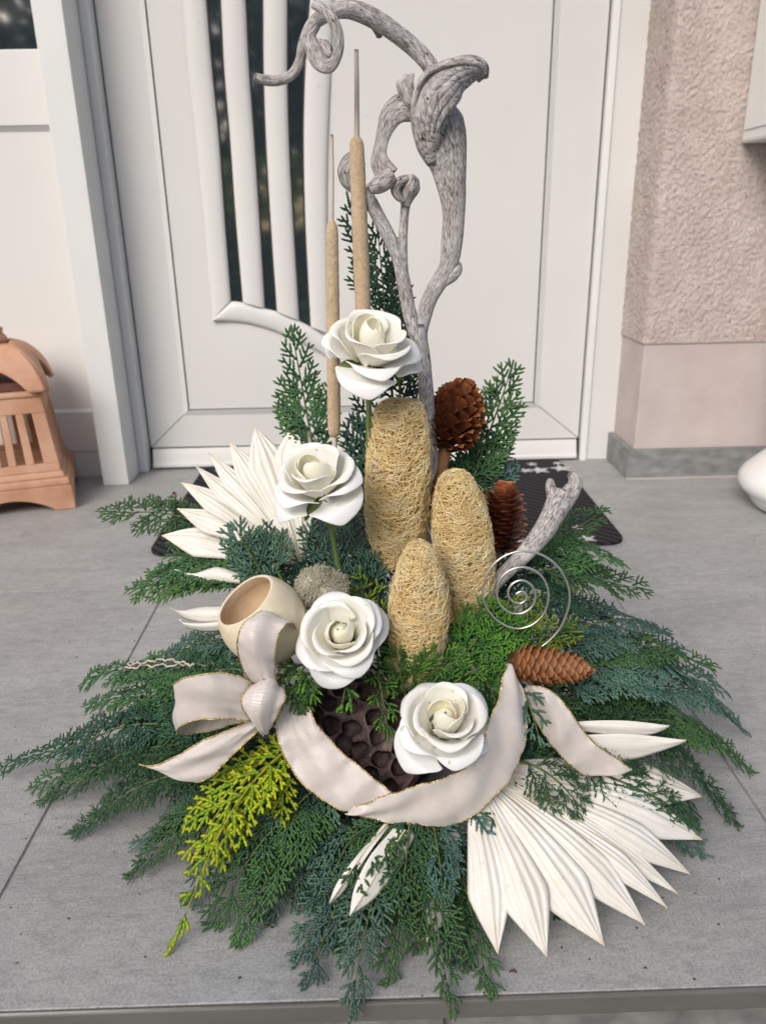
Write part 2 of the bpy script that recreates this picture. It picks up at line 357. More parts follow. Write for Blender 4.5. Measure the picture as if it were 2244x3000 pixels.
def tube(name, pts, rad, mat, parent, n=24, sides=8, flat=1.0, upv=None, rough=0.0, ridges=0, seed=0, cap=True, raw=False):
    """swept tube through pts; rad per point (scalar or list); flat = thickness ratio; rough/ridges = real relief"""
    pts = np.asarray(pts, float)
    rad = np.full(len(pts), rad) if np.isscalar(rad) else np.asarray(rad, float)
    S = spline(np.c_[pts, rad], n)
    C, R_ = S[:, :3], np.maximum(S[:, 3], 1e-5)
    T = np.gradient(C, axis=0); T /= np.linalg.norm(T, axis=1)[:, None] + 1e-12
    rg = np.random.default_rng(seed)
    if upv is None:
        a = np.array([0, -1.0, 0.2])
        N = a - T[0] * (a @ T[0])
        if np.linalg.norm(N) < 1e-3: a = np.array([1.0, 0, 0]); N = a - T[0] * (a @ T[0])
        N = nrm(N); Ns = []
        for t_ in T:
            N = nrm(N - t_ * (N @ t_)); Ns.append(N)
        Ns = np.array(Ns)
    else:
        Ns = np.array([nrm(np.asarray(upv) - t_ * (np.asarray(upv) @ t_)) for t_ in T])
    B = np.cross(T, Ns)
    th = np.linspace(0, 2 * math.pi, sides, endpoint=False)
    s = np.r_[0, np.cumsum(np.linalg.norm(np.diff(C, axis=0), axis=1))]
    rr = np.ones((n, sides))
    if ridges:
        ph = rg.uniform(0, 6.28, 6)
        tw = np.cumsum(rg.normal(0, 0.05, n))[:, None]; rough = rough * 0.55
        rr += rough * (0.55 * np.sin(ridges * th[None] + tw * 2 + ph[0]) + 0.45 * np.sin((ridges * 2 + 1) * th[None] - tw + ph[1]))
        rr += rough * 0.9 * np.sin(s[:, None] * 160 + ph[2] + 2 * np.sin(th[None] + ph[3])) * 0.5
    if rough: rr += rg.normal(0, rough * 0.16, (n, sides))
    V = C[:, None] + (R_[:, None] * rr)[..., None] * (np.cos(th)[None, :, None] * B[:, None] + flat * np.sin(th)[None, :, None] * Ns[:, None])
    V = V.reshape(-1, 3)
    F = grid_faces(n, sides, closed_v=True)
    rm = float(R_.mean())
    uv = np.stack([np.broadcast_to(th * rm, (n, sides)), np.broadcast_to(s[:, None], (n, sides))], -1).reshape(-1, 2)
    faces = F
    if cap:
        V = np.vstack([V, C[:1] - T[:1] * R_[0] * 0.3, C[-1:] + T[-1:] * R_[-1] * 0.3])
        uv = np.vstack([uv, [[0, 0]], [[0, s[-1]]]])
        m0, m1 = len(V) - 2, len(V) - 1
        j = np.arange(sides); j2 = (j + 1) % sides
        c1 = np.stack([np.full(sides, m0), j2, j, np.full(sides, m0)], -1)
        base = (n - 1) * sides
        c2 = np.stack([np.full(sides, m1), base + j, base + j2, np.full(sides, m1)], -1)
        faces = [tuple(f) for f in F[:, ::-1]] + [tuple(f[:3]) for f in c1[:, ::-1]] + [tuple(f[:3]) for f in c2[:, ::-1]]
    if raw: return V, faces, uv
    return part(name, mesh_np(name, V, faces, uv=uv), mat, parent)
def box(name, lo, hi, mat, parent=None, bev=0.0, seg=2):
    lo = np.array(lo, float); hi = np.array(hi, float)
    bm = bmesh.new(); bmesh.ops.create_cube(bm, size=1.0)
    for v in bm.verts: v.co = Vector((lo + hi) / 2) + Vector([c * d for c, d in zip(v.co, hi - lo)])
    if bev: bmesh.ops.bevel(bm, geom=bm.edges[:], offset=bev, segments=seg, profile=0.6, affect='EDGES')
    me = bpy.data.meshes.new(name); bm.to_mesh(me); bm.free()
    return part(name, me, mat, parent)
def prism(name, poly, axis_pts, mat, parent=None, bev=0.0):
    """poly: list of 3D points (planar), extruded by vector axis_pts"""
    bm = bmesh.new(); vs_ = [bm.verts.new(Vector(p)) for p in poly]
    f = bm.faces.new(vs_); r = bmesh.ops.extrude_face_region(bm, geom=[f])
    for e in r['geom']:
        if isinstance(e, bmesh.types.BMVert): e.co += Vector(axis_pts)
    bmesh.ops.recalc_face_normals(bm, faces=bm.faces[:])
    if bev: bmesh.ops.bevel(bm, geom=bm.edges[:], offset=bev, segments=2, profile=0.6, affect='EDGES')
    me = bpy.data.meshes.new(name); bm.to_mesh(me); bm.free()
    return part(name, me, mat, parent)
def lathe(name, prof, center, axis, mat, parent, n=40, wob=0.0, seed=0):
    prof = np.asarray(prof, float); axis = nrm(axis)
    a = np.array([1.0, 0, 0]) if abs(axis[0]) < 0.9 else np.array([0, 1.0, 0])
    e1 = nrm(a - axis * (a @ axis)); e2 = np.cross(axis, e1)
    th = np.linspace(0, 2 * math.pi, n, endpoint=False); rg = np.random.default_rng(seed)
    w = 1 + wob * (np.sin(2 * th + rg.uniform(0, 6)) * 0.6 + np.sin(3 * th + rg.uniform(0, 6)) * 0.4 + np.sin(5 * th + rg.uniform(0, 6)) * 0.25)
    V = np.asarray(center) + prof[:, None, 1, None] * axis + (prof[:, 0][:, None] * w)[..., None] * (np.cos(th)[None, :, None] * e1 + np.sin(th)[None, :, None] * e2)
    F = grid_faces(len(prof), n, closed_v=True)
    return part(name, mesh_np(name, V.reshape(-1, 3), F), mat, parent)

def vnoise(x, y, seed, freq):
    """smooth value noise on arrays"""
    x = np.asarray(x) * freq; y = np.asarray(y) * freq
    xi = np.floor(x).astype(int); yi = np.floor(y).astype(int); fx = x - xi; fy = y - yi
    fx = fx * fx * (3 - 2 * fx); fy = fy * fy * (3 - 2 * fy)
    def h(a, b):
        v = np.sin(a * 127.1 + b * 311.7 + seed * 74.7) * 43758.5453
        return v - np.floor(v)
    return (h(xi, yi) * (1 - fx) + h(xi + 1, yi) * fx) * (1 - fy) + (h(xi, yi + 1) * (1 - fx) + h(xi + 1, yi + 1) * fx) * fy

# ================================================================== THE SETTING
rng = random.Random(7)
YD = 1.80                                    # front of the door leaf
def ground_and_landing():
    g = box('ground', (-60, -60, -0.40), (60, 0.2, -0.345), 'ground_paving'); tag(g, 'grey paved ground below the steps', kind='structure')
    s = box('lower_step', (-1.7, 0.05, -0.40), (1.7, 0.40, -0.172), 'riser_stone', None, 0.004); tag(s, 'lower stone step in front of the landing', kind='structure')
    f = box('floor', (-1.75, 0.4325, -0.34), (1.75, 1.92, -0.0016), 'grout'); tag(f, 'landing floor of large grey stone tiles', kind='structure')
    xs = [-1.737, -1.034, -0.331, 0.372, 1.075, 1.75]; ys = [0.4155, 1.133, 1.86]
    for i in range(5):
        for j in range(2):
            box('tile', (xs[i] + 0.0013, ys[j] + 0.0013, -0.012), (xs[i + 1] - 0.0013, ys[j + 1] - 0.0013, rng.uniform(-0.0002, 0.0002)), 'stone_tile', f, 0.0008, 1)
    e = box('edge_strip', (-1.75, 0.4105, -0.0165), (1.75, 0.4143, 0.0010), 'brushed_steel', f, 0.0011)
    box('edge_bed', (-1.75, 0.4146, -0.021), (1.75, 0.4324, -0.0125), 'grout', f)
    e['label'] = 'brushed steel edge strip along the front of the landing'
    r = box('riser', (-1.75, 0.424, -0.34), (1.75, 0.4318, -0.0212), 'grout', f)
    x = -1.41
    for k in range(4):
        box('riser_tile', (x + 0.0016, 0.4175, -0.17), (x + 0.728 - 0.0016, 0.4238, -0.0185), 'riser_stone', r, 0.0012, 1); x += 0.73
ground_and_landing()

def loft_strip(name, L, R, bulge, mat, parent, n=40, m=11, shape='round', base=0.0, out=(0, -1, 0), thick=0.0):
    """strip between two 3D edge polylines with a convex cross section towards out"""
    A = spline(L, n); B = spline(R, n); q = np.linspace(0, 1, m)
    if shape == 'round': hh = base + bulge * np.sqrt(np.clip(1 - (2 * q - 1) ** 2, 0, 1))
    elif shape == 'fold': hh = base + bulge * (1 - np.abs(2 * q - 1)) ** 1.3
    else: hh = base + bulge * np.sin(np.pi * q)
    V = A[:, None] * (1 - q)[None, :, None] + B[:, None] * q[None, :, None] + hh[None, :, None] * np.asarray(out)
    F = grid_faces(n, m)
    s = np.r_[0, np.cumsum(np.linalg.norm(np.diff((A + B) / 2, axis=0), axis=1))]
    w = np.linalg.norm(A - B, axis=1)
    uv = np.stack([q[None] * w[:, None], np.broadcast_to(s[:, None], (n, m))], -1).reshape(-1, 2)
    return part(name, mesh_np(name, V.reshape(-1, 3), F, uv=uv), mat, parent)

def door():
    d = thing('front_door', 'white front door with three curved dark glass strips', 'door', (-0.01, YD, 0))
    xl, xr, gl, gr, gz, top = -0.523, 0.503, -0.422, 0.390, 0.140, 2.06
    y0, y1 = YD, YD + 0.06
    g = 0.0016
    def member(name, poly):
        prism(name, [(x, y0, z) for x, z in poly], (0, y1 - y0, 0), 'white_plastic', d, 0.0022)
    zb = 0.050
    member('stile', [(xl, zb), (gl - g, gz + (0) ), (gl - g, top - 0.1), (xl, top)])
    member('stile', [(xr, zb), (xr, top), (gr + g, top - 0.1), (gr + g, gz)])
    member('rail', [(xl + 0.0015, zb - 0.0), (xr - 0.0015, zb - 0.0), (gr + g, gz - 0.0012), (gl - g, gz - 0.0012)])
    member('rail', [(xl + 0.0015, top), (gl - g, top - 0.0985), (gr + g, top - 0.0985), (xr - 0.0015, top)])
    # glazing bead: a sloped light strip just outside the groove
    for a, b in (((gl, gz), (gl, top - 0.1)), ((gr, gz), (gr, top - 0.1))):
        s = -1 if a[0] < 0 else 1
        V = [(a[0] + s * 0.001, y0 - 0.0055, a[1] - 0.012 * 0 + 0), (a[0] + s * 0.013, y0 - 0.0005, a[1] - 0.012), (b[0] + s * 0.013, y0 - 0.0005, b[1] + 0.012), (b[0] + s * 0.001, y0 - 0.0055, b[1])]
        prism('glazing_bead', V, (0, 0.008, 0), 'white_frame', d)
    prism('glazing_bead', [(gl, y0 - 0.0055, gz - 0.001), (gr, y0 - 0.0055, gz - 0.001), (gr + 0.013, y0 - 0.0005, gz - 0.013), (gl - 0.013, y0 - 0.0005, gz - 0.013)], (0, 0.008, 0), 'white_frame', d)
    box('gasket', (gl - 0.0012, y0 + 0.001, gz - 0.0012), (gr + 0.0012, y0 + 0.05, top - 0.1), 'gasket', d)
    box('infill_panel', (gl + 0.0016, y0 - 0.002, gz + 0.0016), (gr - 0.0016, y0 + 0.03, top - 0.102), 'white_plastic', d, 0.0015)
    # drip rail at the foot
    V = []
    prof = [(0, 0.048), (-0.006, 0.047), (-0.010, 0.036), (-0.016, 0.016), (-0.020, 0.012), (-0.020, 0.006), (0.0, 0.006)]
    prism('drip_rail', [(xl + 0.006, y0 + a, b) for a, b in prof], (xr - xl - 0.012, 0, 0), 'white_plastic', d, 0.0008)
    box('threshold_seal', (xl + 0.002, y0 + 0.002, -0.002), (xr - 0.002, y0 + 0.05, 0.0495), 'gasket', d)
    # curved glass strips and the rounded mouldings beside them (edges read along each strip)
    yf = y0 - 0.0065
    def e(pts):
        W = [P(x / 1.475 / K, y / 1.475 / K, yf) for x, y in pts]
        W = [W[0] + (W[0] - W[1]) * 3.2 + np.array([-0.035 * 0, 0, 0]), W[0] + (W[0] - W[1]) * 1.6] + W
        for w in W: w[1] = yf
        return np.array(W)
    strips = [([(890, 0), (915, 300), (945, 600), (970, 950), (997, 1297)], [(955, 0), (970, 300), (995, 600), (1020, 950), (1050, 1304)]),
              ([(1060, 0), (1075, 300), (1097, 600), (1120, 950), (1143, 1330)], [(1138, 0), (1140, 300), (1150, 600), (1170, 950), (1197, 1343)]),
              ([(1240, 0), (1240, 300), (1247, 600), (1265, 950), (1292, 1383)], [(1340, 0), (1320, 300), (1313, 600), (1320, 950), (1343, 1410)])]
    outl = [(785, 0), (812, 300), (845, 600), (880, 950), (918, 1380)]
    outr = [(1440, 0), (1428, 300), (1416, 600), (1412, 950), (1425, 1440)]
    edges = [outl] + [x for s in strips for x in s] + [outr]
    for i in range(0, 8, 2):
        loft_strip('moulding', e(edges[i]), e(edges[i + 1]), 0.008 if i in (0, 6) else 0.009, 'white_plastic', d, 60, 13)
    for L, R in strips:
        A = e(L); B = e(R)
        A[:, 1] += 0.001; B[:, 1] += 0.001
        pn = loft_strip('glass_pane', A, B, 0.0, 'dark_glass', d, 50, 2)
        for ed, s in ((A, 1), (B, -1)):
            b = ed.copy(); b[:, 0] += s * 0.0042; c1, c2 = ed.copy(), b
            c1[:, 1] -= 0.0012; c2[:, 1] -= 0.0012
            loft_strip('pane_seal', c1 if s > 0 else c2, c2 if s > 0 else c1, 0.0008, 'gasket', pn, 50, 3)
    # lower sweeping moulding: upper edge meets the strips, lower edge is the arc
    up = [(918, 1380), (960, 1330), (1000, 1303), (1050, 1307), (1145, 1333), (1200, 1347), (1292, 1388), (1345, 1414), (1425, 1470), (1500, 1540)]
    lo = [(920, 1386), (985, 1388), (1050, 1394), (1110, 1406), (1175, 1426), (1225, 1447), (1290, 1476), (1340, 1500), (1410, 1540), (1490, 1600)]
    def e2(pts):
        W = np.array([P(x / 1.475 / K, y / 1.475 / K, yf) for x, y in pts]); return W
    loft_strip('moulding', e2(up), e2(lo), 0.0085, 'white_plastic', d, 60, 13)
    return d
door()

def door_frame():
    f = thing('door_frame', 'white door frame with a deep post left of the door', 'door frame', (-0.57, 1.72, 0))
    box('post', (-0.602, 1.672, 0), (-0.545, 1.86, 2.2), 'white_frame', f, 0.002)
    box('jamb', (-0.5448, 1.762, 0), (-0.5252, 1.86, 2.2), 'white_frame', f, 0.003)
    box('jamb_seal', (-0.5252, 1.803, 0), (-0.5235, 1.86, 2.2), 'gasket', f)
    box('jamb_seal', (0.5035, 1.803, 0), (0.5055, 1.86, 2.2), 'gasket', f)
    box('jamb', (0.5058, 1.785, 0), (0.59, 1.86, 2.2), 'white_frame', f, 0.003)
    V = [(0.5058, 1.785, 0.0), (0.518, 1.778, 0.0), (0.518, 1.785, 0.0)]
    prism('jamb_bead', V, (0, 0, 2.2), 'white_frame', f)
    box('head', (-0.602, 1.765, 2.065), (0.59, 1.87, 2.2), 'white_frame', f, 0.003)
door_frame()

def side_panel():
    s = thing('side_light', 'white side panel with dark window left of the door post', 'side panel', (-0.9, 1.76, 0))
    y = 1.745; x0, x1 = -1.7, -0.6025
    zA = P(0, 1323 / K, y)[2]; z1 = P(170, 1323 / K, y)[2]; z2 = P(170, 1214 / K, y)[2]; z3 = P(60, 366 / K, y)[2]; z4 = P(60, 142 / K, y)[2]
    box('bottom_rail', (x0, y - 0.004, 0), (x1, y + 0.06, z1 - 0.001), 'white_plastic', s, 0.0015)
    box('bottom_rail', (x0, y - 0.002, z1 + 0.0005), (x1, y + 0.06, z2), 'white_plastic', s, 0.0015)
    prism('ledge', [(x0, y - 0.003, z2), (x0, y - 0.003, z2 + 0.006), (x0, y + 0.012, z2 + 0.012), (x0, y + 0.012, z2)], (x1 - x0, 0, 0), 'white_frame', s)
    box('panel', (x0, y + 0.010, z2 + 0.002), (x1, y + 0.04, z3 - 0.006), 'white_plastic', s, 0.001)
    prism('bead', [(x0, y + 0.0115, z3 - 0.012), (x0, y + 0.0, z3 - 0.001), (x0, y + 0.03, z3 - 0.001)], (x1 - x0, 0, 0), 'white_frame', s)
    box('middle_rail', (x0, y, z3), (x1, y + 0.06, z4), 'white_plastic', s, 0.0015)
    box('window_pane', (x0, y + 0.014, z4), (x1, y + 0.02, 2.1), 'dark_glass', s)
    box('head', (x0, y, 2.1), (x1, y + 0.06, 2.2), 'white_plastic', s, 0.0015)
side_panel()

def right_wall():
    w = thing('house_wall', 'pink grey house wall with rough plaster over a smooth base band', 'wall', (0.9, 1.7, 0))
    xw, yw, x2, zt, zs = 0.583, 1.638, 1.75, 2.6, 0.300
    box('base_band', (xw, yw, 0), (x2, 1.9, zs + 0.01), 'smooth_plaster', w, 0.004)
    # rough coat with real relief: front face, corner and reveal as one bent sheet
    zz = np.r_[np.linspace(zs, 1.15, 420), np.linspace(1.16, zt, 60)]
    arc = np.r_[np.linspace(-0.150, 0.36, 250), np.linspace(0.38, x2 - xw, 40)]
    S, ZZ = np.meshgrid(arc, zz, indexing='ij')
    n = vnoise(S, ZZ, 1, 170) * 0.6 + vnoise(S, ZZ, 2, 300) * 0.5 + vnoise(S, ZZ, 5, 45) * 0.05
    h = 0.004 + (n - 0.6) * 0.0040
    r = 0.012
    X = np.where(S < 0, xw - 0.0, xw + S); Y = np.where(S < 0, yw - S, yw)
    ca = np.clip((S + r) / (2 * r), 0, 1) * math.pi / 2
    nx = -np.cos(ca); ny = -np.sin(ca)
    rnd = np.where(np.abs(S) < r, (r - np.abs(S)) * 0.32, 0)
    X = X + nx * (h - rnd); Y = Y + ny * (h - rnd)
    h2 = np.clip((ZZ - zs) / 0.01, 0, 1)
    V = np.stack([X, Y - 0 * h2, ZZ], -1).reshape(-1, 3)
    part('rough_coat', mesh_np('rough_coat', V, grid_faces(len(arc), len(zz))), 'rough_plaster', w)
    box('core', (xw + 0.002, yw + 0.003, zs + 0.0101), (x2, 1.9, zt), 'smooth_plaster', w)
    box('coat_drip_edge', (xw - 0.0035, yw - 0.0035, zs - 0.004), (x2, yw + 0.15, zs + 0.003), 'smooth_plaster', w, 0.0015)
    b = box('skirting_tile', (0.5695, 1.6262, 0.0006), (1.18, 1.6375, 0.068), 'skirting_stone', w, 0.001, 1)
    box('skirting_tile', (1.1825, 1.6262, 0.0006), (1.75, 1.6375, 0.068), 'skirting_stone', w, 0.001, 1)
    box('skirting_tile', (0.5695, 1.6388, 0.0006), (0.5815, 1.785, 0.068), 'skirting_stone', w, 0.001, 1)
    box('sealant', (0.566, 1.6228, 0.0004), (1.75, 1.6264, 0.0035), 'smooth_plaster', w)
    u = box('house_wall', (-1.75, 1.70, 2.2), (0.58, 1.95, 2.8), 'rough_plaster'); tag(u, 'plastered house wall above the door', 'wall')
right_wall()
box('porch_roof', (-1.75, 0.62, 2.42), (1.75, 1.96, 2.55), 'white_frame', None, 0.004)
tag(bpy.data.objects['porch_roof'], 'flat white porch roof above the door, out of view', 'roof')

def letter_box():
    m = thing('letter_box', 'white metal letter box corner at the right edge of the wall', 'letter box', (0.92, 1.5, 0.4))
    p = P(1600, 309, 1.632)
    x, z = p[0], p[2]
    box('body', (x, 1.47, z), (x + 0.36, 1.632, z + 0.40), 'white_metal', m, 0.006)
    box('side_plate', (x - 0.0025, 1.483, z + 0.022), (x - 0.0002, 1.62, z + 0.38), 'white_metal', m, 0.001)
    box('front_flap', (x + 0.012, 1.463, z + 0.028), (x + 0.348, 1.4698, z + 0.385), 'white_metal', m, 0.003)
    box('bracket', (x + 0.05, 1.6322, z + 0.05), (x + 0.31, 1.638, z + 0.35), 'white_metal', m)
letter_box()

def pedestal():
    c = Z(1648, 1120)
    e = P(1606, 1065, 1.42)
    R = 0.150; cx = e[0] + R; cy = 1.42
    t = thing('white_pedestal', 'glossy white ceramic pot foot at the right picture edge', 'pot', (cx, cy, 0))
    prof = [(0.0, 0.0), (R * 0.72, 0.0), (R * 0.80, 0.006), (R * 0.86, 0.022), (R * 0.90, 0.030), (R * 0.97, 0.038), (R, 0.050), (R * 0.985, 0.062), (R * 0.93, 0.074), (R * 0.75, 0.100), (R * 0.52, 0.132), (R * 0.38, 0.158), (R * 0.34, 0.185)]
    lathe('foot', prof, (cx, cy, 0.0006), (0, 0, 1), 'white_ceramic', t, 64)
    prof2 = [(R * 0.34, 0.185), (R * 0.36, 0.20), (R * 0.42, 0.23), (R * 0.52, 0.27), (R * 0.6, 0.33), (R * 0.62, 0.40), (R * 0.60, 0.41), (R * 0.5, 0.40), (R * 0.4, 0.36), (0.0, 0.35)]
    lathe('bowl', prof2, (cx, cy, 0.0006), (0, 0, 1), 'white_ceramic', t, 64)
pedestal()

def doormat():
    t = thing('doormat', 'dark grey ribbed doormat with white stars in front of the door', 'doormat', (0.02, 1.5, 0))
    c = [Z(315, 1204), Z(1352, 1182), Z(1226, 998), Z(485, 1000)]
    x0, x1, y0, y1 = -0.395, 0.452, 1.258, 1.775
    r = 0.03; poly = []
    for cx, cy, a0 in ((x1 - r, y1 - r, 0), (x0 + r, y1 - r, 90), (x0 + r, y0 + r, 180), (x1 - r, y0 + r, 270)):
        for k in range(7):
            a = math.radians(a0 + k * 15); poly.append((cx + r * math.cos(a), cy + r * math.sin(a), 0.0006))
    prism('pile', poly, (0, 0, 0.0075), 'ribbed_mat', t, 0.0015)
    def star(px, py, s, rot):
        p = Z(px, py, 0.0082); p[2] = 0.0083
        pts = []
        for k in range(10):
            a = math.radians(rot + 90 + k * 36); rr = s if k % 2 == 0 else s * 0.42
            pts.append((p[0] + rr * math.cos(a), p[1] + rr * math.sin(a), p[2]))
        prism('star', pts, (0, 0, 0.0007), 'star_print', t)
    for a in ((1212, 1012, 0.026, 4), (1166, 1016, 0.026, 10), (1135, 1017, 0.018, 20), (1150, 1003, 0.014, 0), (1205, 1001, 0.013, 30), (1268, 1164, 0.020, 12), (1122, 1168, 0.012, 0), (480, 1018, 0.02, 5), (520, 1045, 0.02, 30), (560, 1010, 0.016, 14), (470, 1090, 0.018, 10), (1250, 1140, 0.012, 4), (1090, 1010, 0.02, 0), (1100, 1090, 0.018, 9), (1020, 1010, 0.017, 9), (1075, 1140, 0.018, 4)):
        star(*a)
doormat()

def lantern():
    e = Z(165, 1097); Rb = 0.150
    cx = e[0] - Rb; cy = e[1] + Rb
    t = thing('terracotta_lantern', 'terracotta house shaped lantern with slotted sides by the door post', 'lantern', (cx, cy, 0))
    def ring(name, prof, mat='terracotta', bulge=0.0):
        pass
    # base with arched skirt: four slabs
    def side(k, fn):
        a = k * math.pi / 2
        def tr(u, v, z): # u along, v outward
            return (cx + math.cos(a) * u - math.sin(a) * (-v), cy + math.sin(a) * u + math.cos(a) * (-v), z)
        return tr
    for k in range(4):
        tr = side(k, None)
        hw = Rb
        pts = [(-hw, 0.0008), (-hw * 0.68, 0.0008)]
        for q in np.linspace(-1, 1, 15): pts.append((q * hw * 0.64, 0.006 + 0.030 * math.cos(q * math.pi / 2) ** 0.8))
        pts += [(hw * 0.68, 0.0008), (hw, 0.0008), (hw * 0.985, 0.064), (-hw * 0.985, 0.064)]
        poly = [tr(u, hw - 0.0 - (z) * 0.03, z) for u, z in pts]
        d = np.array(tr(0, -0.012, 0)) - np.array(tr(0, 0, 0))
        prism('foot_arch', poly, d, 'terracotta', t, 0.002)
    def frus(name, z0, z1, h0, h1, bev=0.003, mat='terracotta'):
        bm = bmesh.new()
        vs_ = [bm.verts.new((cx + sx * h, cy + sy * h, z)) for z, h in ((z0, h0), (z1, h1)) for sx, sy in ((-1, -1), (1, -1), (1, 1), (-1, 1))]
        for f in ((3, 2, 1, 0), (4, 5, 6, 7), (0, 1, 5, 4), (1, 2, 6, 5), (2, 3, 7, 6), (3, 0, 4, 7)): bm.faces.new([vs_[i] for i in f])
        bmesh.ops.bevel(bm, geom=bm.edges[:], offset=bev, segments=2, profile=0.6, affect='EDGES')
        me = bpy.data.meshes.new(name); bm.to_mesh(me); bm.free(); return part(name, me, mat, t)
    frus('plinth', 0.0645, 0.082, 0.146, 0.143, 0.005)
    frus('plinth', 0.0825, 0.098, 0.137, 0.131, 0.005)
    z0, z1, h0, h1 = 0.0985, 0.285, 0.128, 0.108
    # corner posts and slats
    def lerp(z): return h0 + (h1 - h0) * (z - z0) / (z1 - z0)
    for k in range(4):
        tr = side(k, None)
        zc, zd = z0 + 0.020, z1 - 0.040
        def quad(name, ua, ub, za, zb, th=0.011):
            poly = [tr(ua * lerp(za), lerp(za), za), tr(ub * lerp(za), lerp(za), za), tr(ub * lerp(zb), lerp(zb), zb), tr(ua * lerp(zb), lerp(zb), zb)]
            d = np.array(tr(0, -th, 0)) - np.array(tr(0, 0, 0))
            prism(name, poly, d, 'terracotta', t, 0.0016)
        quad('rail', -0.995, 0.995, z0, zc)
        quad('rail', -0.995, 0.995, zd, z1)
        b = [-0.995, -0.74, -0.55, -0.40, -0.21, -0.06, 0.06, 0.21, 0.40, 0.55, 0.74, 0.995]
        bars = [(-0.995, -0.70), (-0.50, -0.36), (-0.17, -0.02), (0.17, 0.31), (0.50, 0.995)] if False else [(-0.995, -0.72), (-0.545, -0.385), (-0.21, -0.065), (0.065, 0.21), (0.385, 0.545), (0.72, 0.995)]
        for ua, ub in bars: quad('slat', ua, ub, zc + 0.0003, zd - 0.0003)
    frus('inner_floor', 0.099, 0.104, 0.11, 0.11, 0.001)
    frus('collar', 0.2855, 0.298, 0.113, 0.111, 0.004)
    # inner liner ring seen through the roof arch
    frus('liner', 0.2985, 0.318, 0.100, 0.098, 0.003, 'leather_brown')
    # roof: four concave sides with an arch at the eaves
    for k in range(4):
        tr = side(k, None); nu, nv = 25, 16; V = []
        for i in range(nu):
            u = -1 + 2 * i / (nu - 1)
            for j in range(nv):
                v = j / (nv - 1)
                zb = 0.298 + 0.058 * max(0.0, math.cos(u * math.pi / 2 / 0.66)) ** 0.7 * (1 if abs(u) < 0.66 else 0) - 0.0
                zt_ = 0.405
                z = zb + (zt_ - zb) * v
                q = (z - 0.298) / (zt_ - 0.298)
                half = 0.034 + (0.126 - 0.034) * (math.sqrt(max(0, 1 - (q * 0.98) ** 2.2)) * 0.78 + (1 - q) * 0.22)
                V.append(tr(u * half, half, z))
        o = part('roof_side', mesh_np('roof_side', np.array(V), grid_faces(nu, nv)), 'terracotta', t)
        md = o.modifiers.new('s', 'SOLIDIFY'); md.thickness = 0.010; md.offset = 0
    lathe('finial', [(0.040, 0.402), (0.044, 0.410), (0.046, 0.418), (0.040, 0.425), (0.036, 0.432), (0.040, 0.44), (0.030, 0.448), (0.0, 0.452)], (cx, cy, 0), (0, 0, 1), 'terracotta', t, 24)
    t.location = (-0.763, 1.60, 0); t.rotation_euler.z = math.radians(18); t.scale = (.80, .80, .815)
lantern()

def leaf_mass(name, mat, centre, size, n, leaf, seed, parent):
    rg = np.random.default_rng(seed)
    p = rg.normal(0, 1, (n, 3)); p /= np.linalg.norm(p, axis=1)[:, None]; p *= (rg.random((n, 1)) ** 0.3)
    if name == 'foliage_box' or size[0] > 3 * size[2]:
        p = rg.uniform(-1, 1, (n, 3))
    p = p * np.asarray(size) + np.asarray(centre)
    d1 = rg.normal(0, 1, (n, 3)); d1 /= np.linalg.norm(d1, axis=1)[:, None]
    d2 = np.cross(d1, rg.normal(0, 1, (n, 3))); d2 /= np.linalg.norm(d2, axis=1)[:, None]
    L = leaf * rg.uniform(0.6, 1.3, (n, 1))
    V = np.stack([p - d1 * L, p + d2 * L * 0.45, p + d1 * L, p - d2 * L * 0.45], 1).reshape(-1, 3)
    F = np.arange(n * 4).reshape(-1, 4)
    return part('foliage', mesh_np('foliage', V, F, smooth=False), mat, parent)
def garden_behind():
    # what the door glass mirrors: a clipped hedge and two trees across the yard, behind the viewer
    h = thing('hedge', 'clipped green hedge behind the viewer mirrored in the door glass', 'hedge', (0, -3.4, -0.345))
    leaf_mass('foliage', 'hedge_leaf', (0, -3.4, 0.36), (3.4, 0.30, 0.72), 6500, 0.055, 3, h)
    box('stem', (-3.3, -3.45, -0.345), (3.3, -3.35, 0.5), 'tree_bark', h)
    for i, (x, y, s, lb) in enumerate(((-1.9, -5.6, 31, 'dark tree behind the viewer mirrored in the left glass'), (0.5, -6.0, 32, 'brown tree behind the viewer mirrored in the right glass'), (-4.6, -5.2, 33, 'dark tree behind the viewer mirrored in the side window'))):
        t = thing('garden_tree', lb, 'tree', (x, y, -0.345), 'garden trees')
        tube('trunk', [(x, y, -0.345), (x + 0.05, y, 0.9), (x, y, 2.2)], [0.11, 0.09, 0.04], 'tree_bark', t, 12, 8)
        leaf_mass('foliage', 'tree_leaf', (x, y, 1.9), (1.7, 1.2, 1.5), 5200, 0.10, s, t)
garden_behind()

# ================================================================== THE ARRANGEMENT
def P3(l, Y=None):
    return np.array([P(a[0], a[1], a[2] if len(a) > 2 else Y) for a in l])
BASE = np.array([0.0, 0.70, 0.0])

def bowl():
    t = thing('planter_bowl', 'dark bowl hidden under the greenery that holds the arrangement', 'bowl', tuple(BASE))
    lathe('bowl', [(0.0, 0.0015), (0.060, 0.0015), (0.068, 0.006), (0.080, 0.05), (0.084, 0.055), (0.080, 0.056), (0.074, 0.05), (0.0, 0.045)], BASE, (0, 0, 1), 'bowl_plastic', t, 40)
    lathe('floral_foam', [(0.070, 0.04), (0.068, 0.065), (0.05, 0.085), (0.03, 0.092), (0.0, 0.094)], BASE, (0, 0, 1), 'floral_foam', t, 30)
bowl()

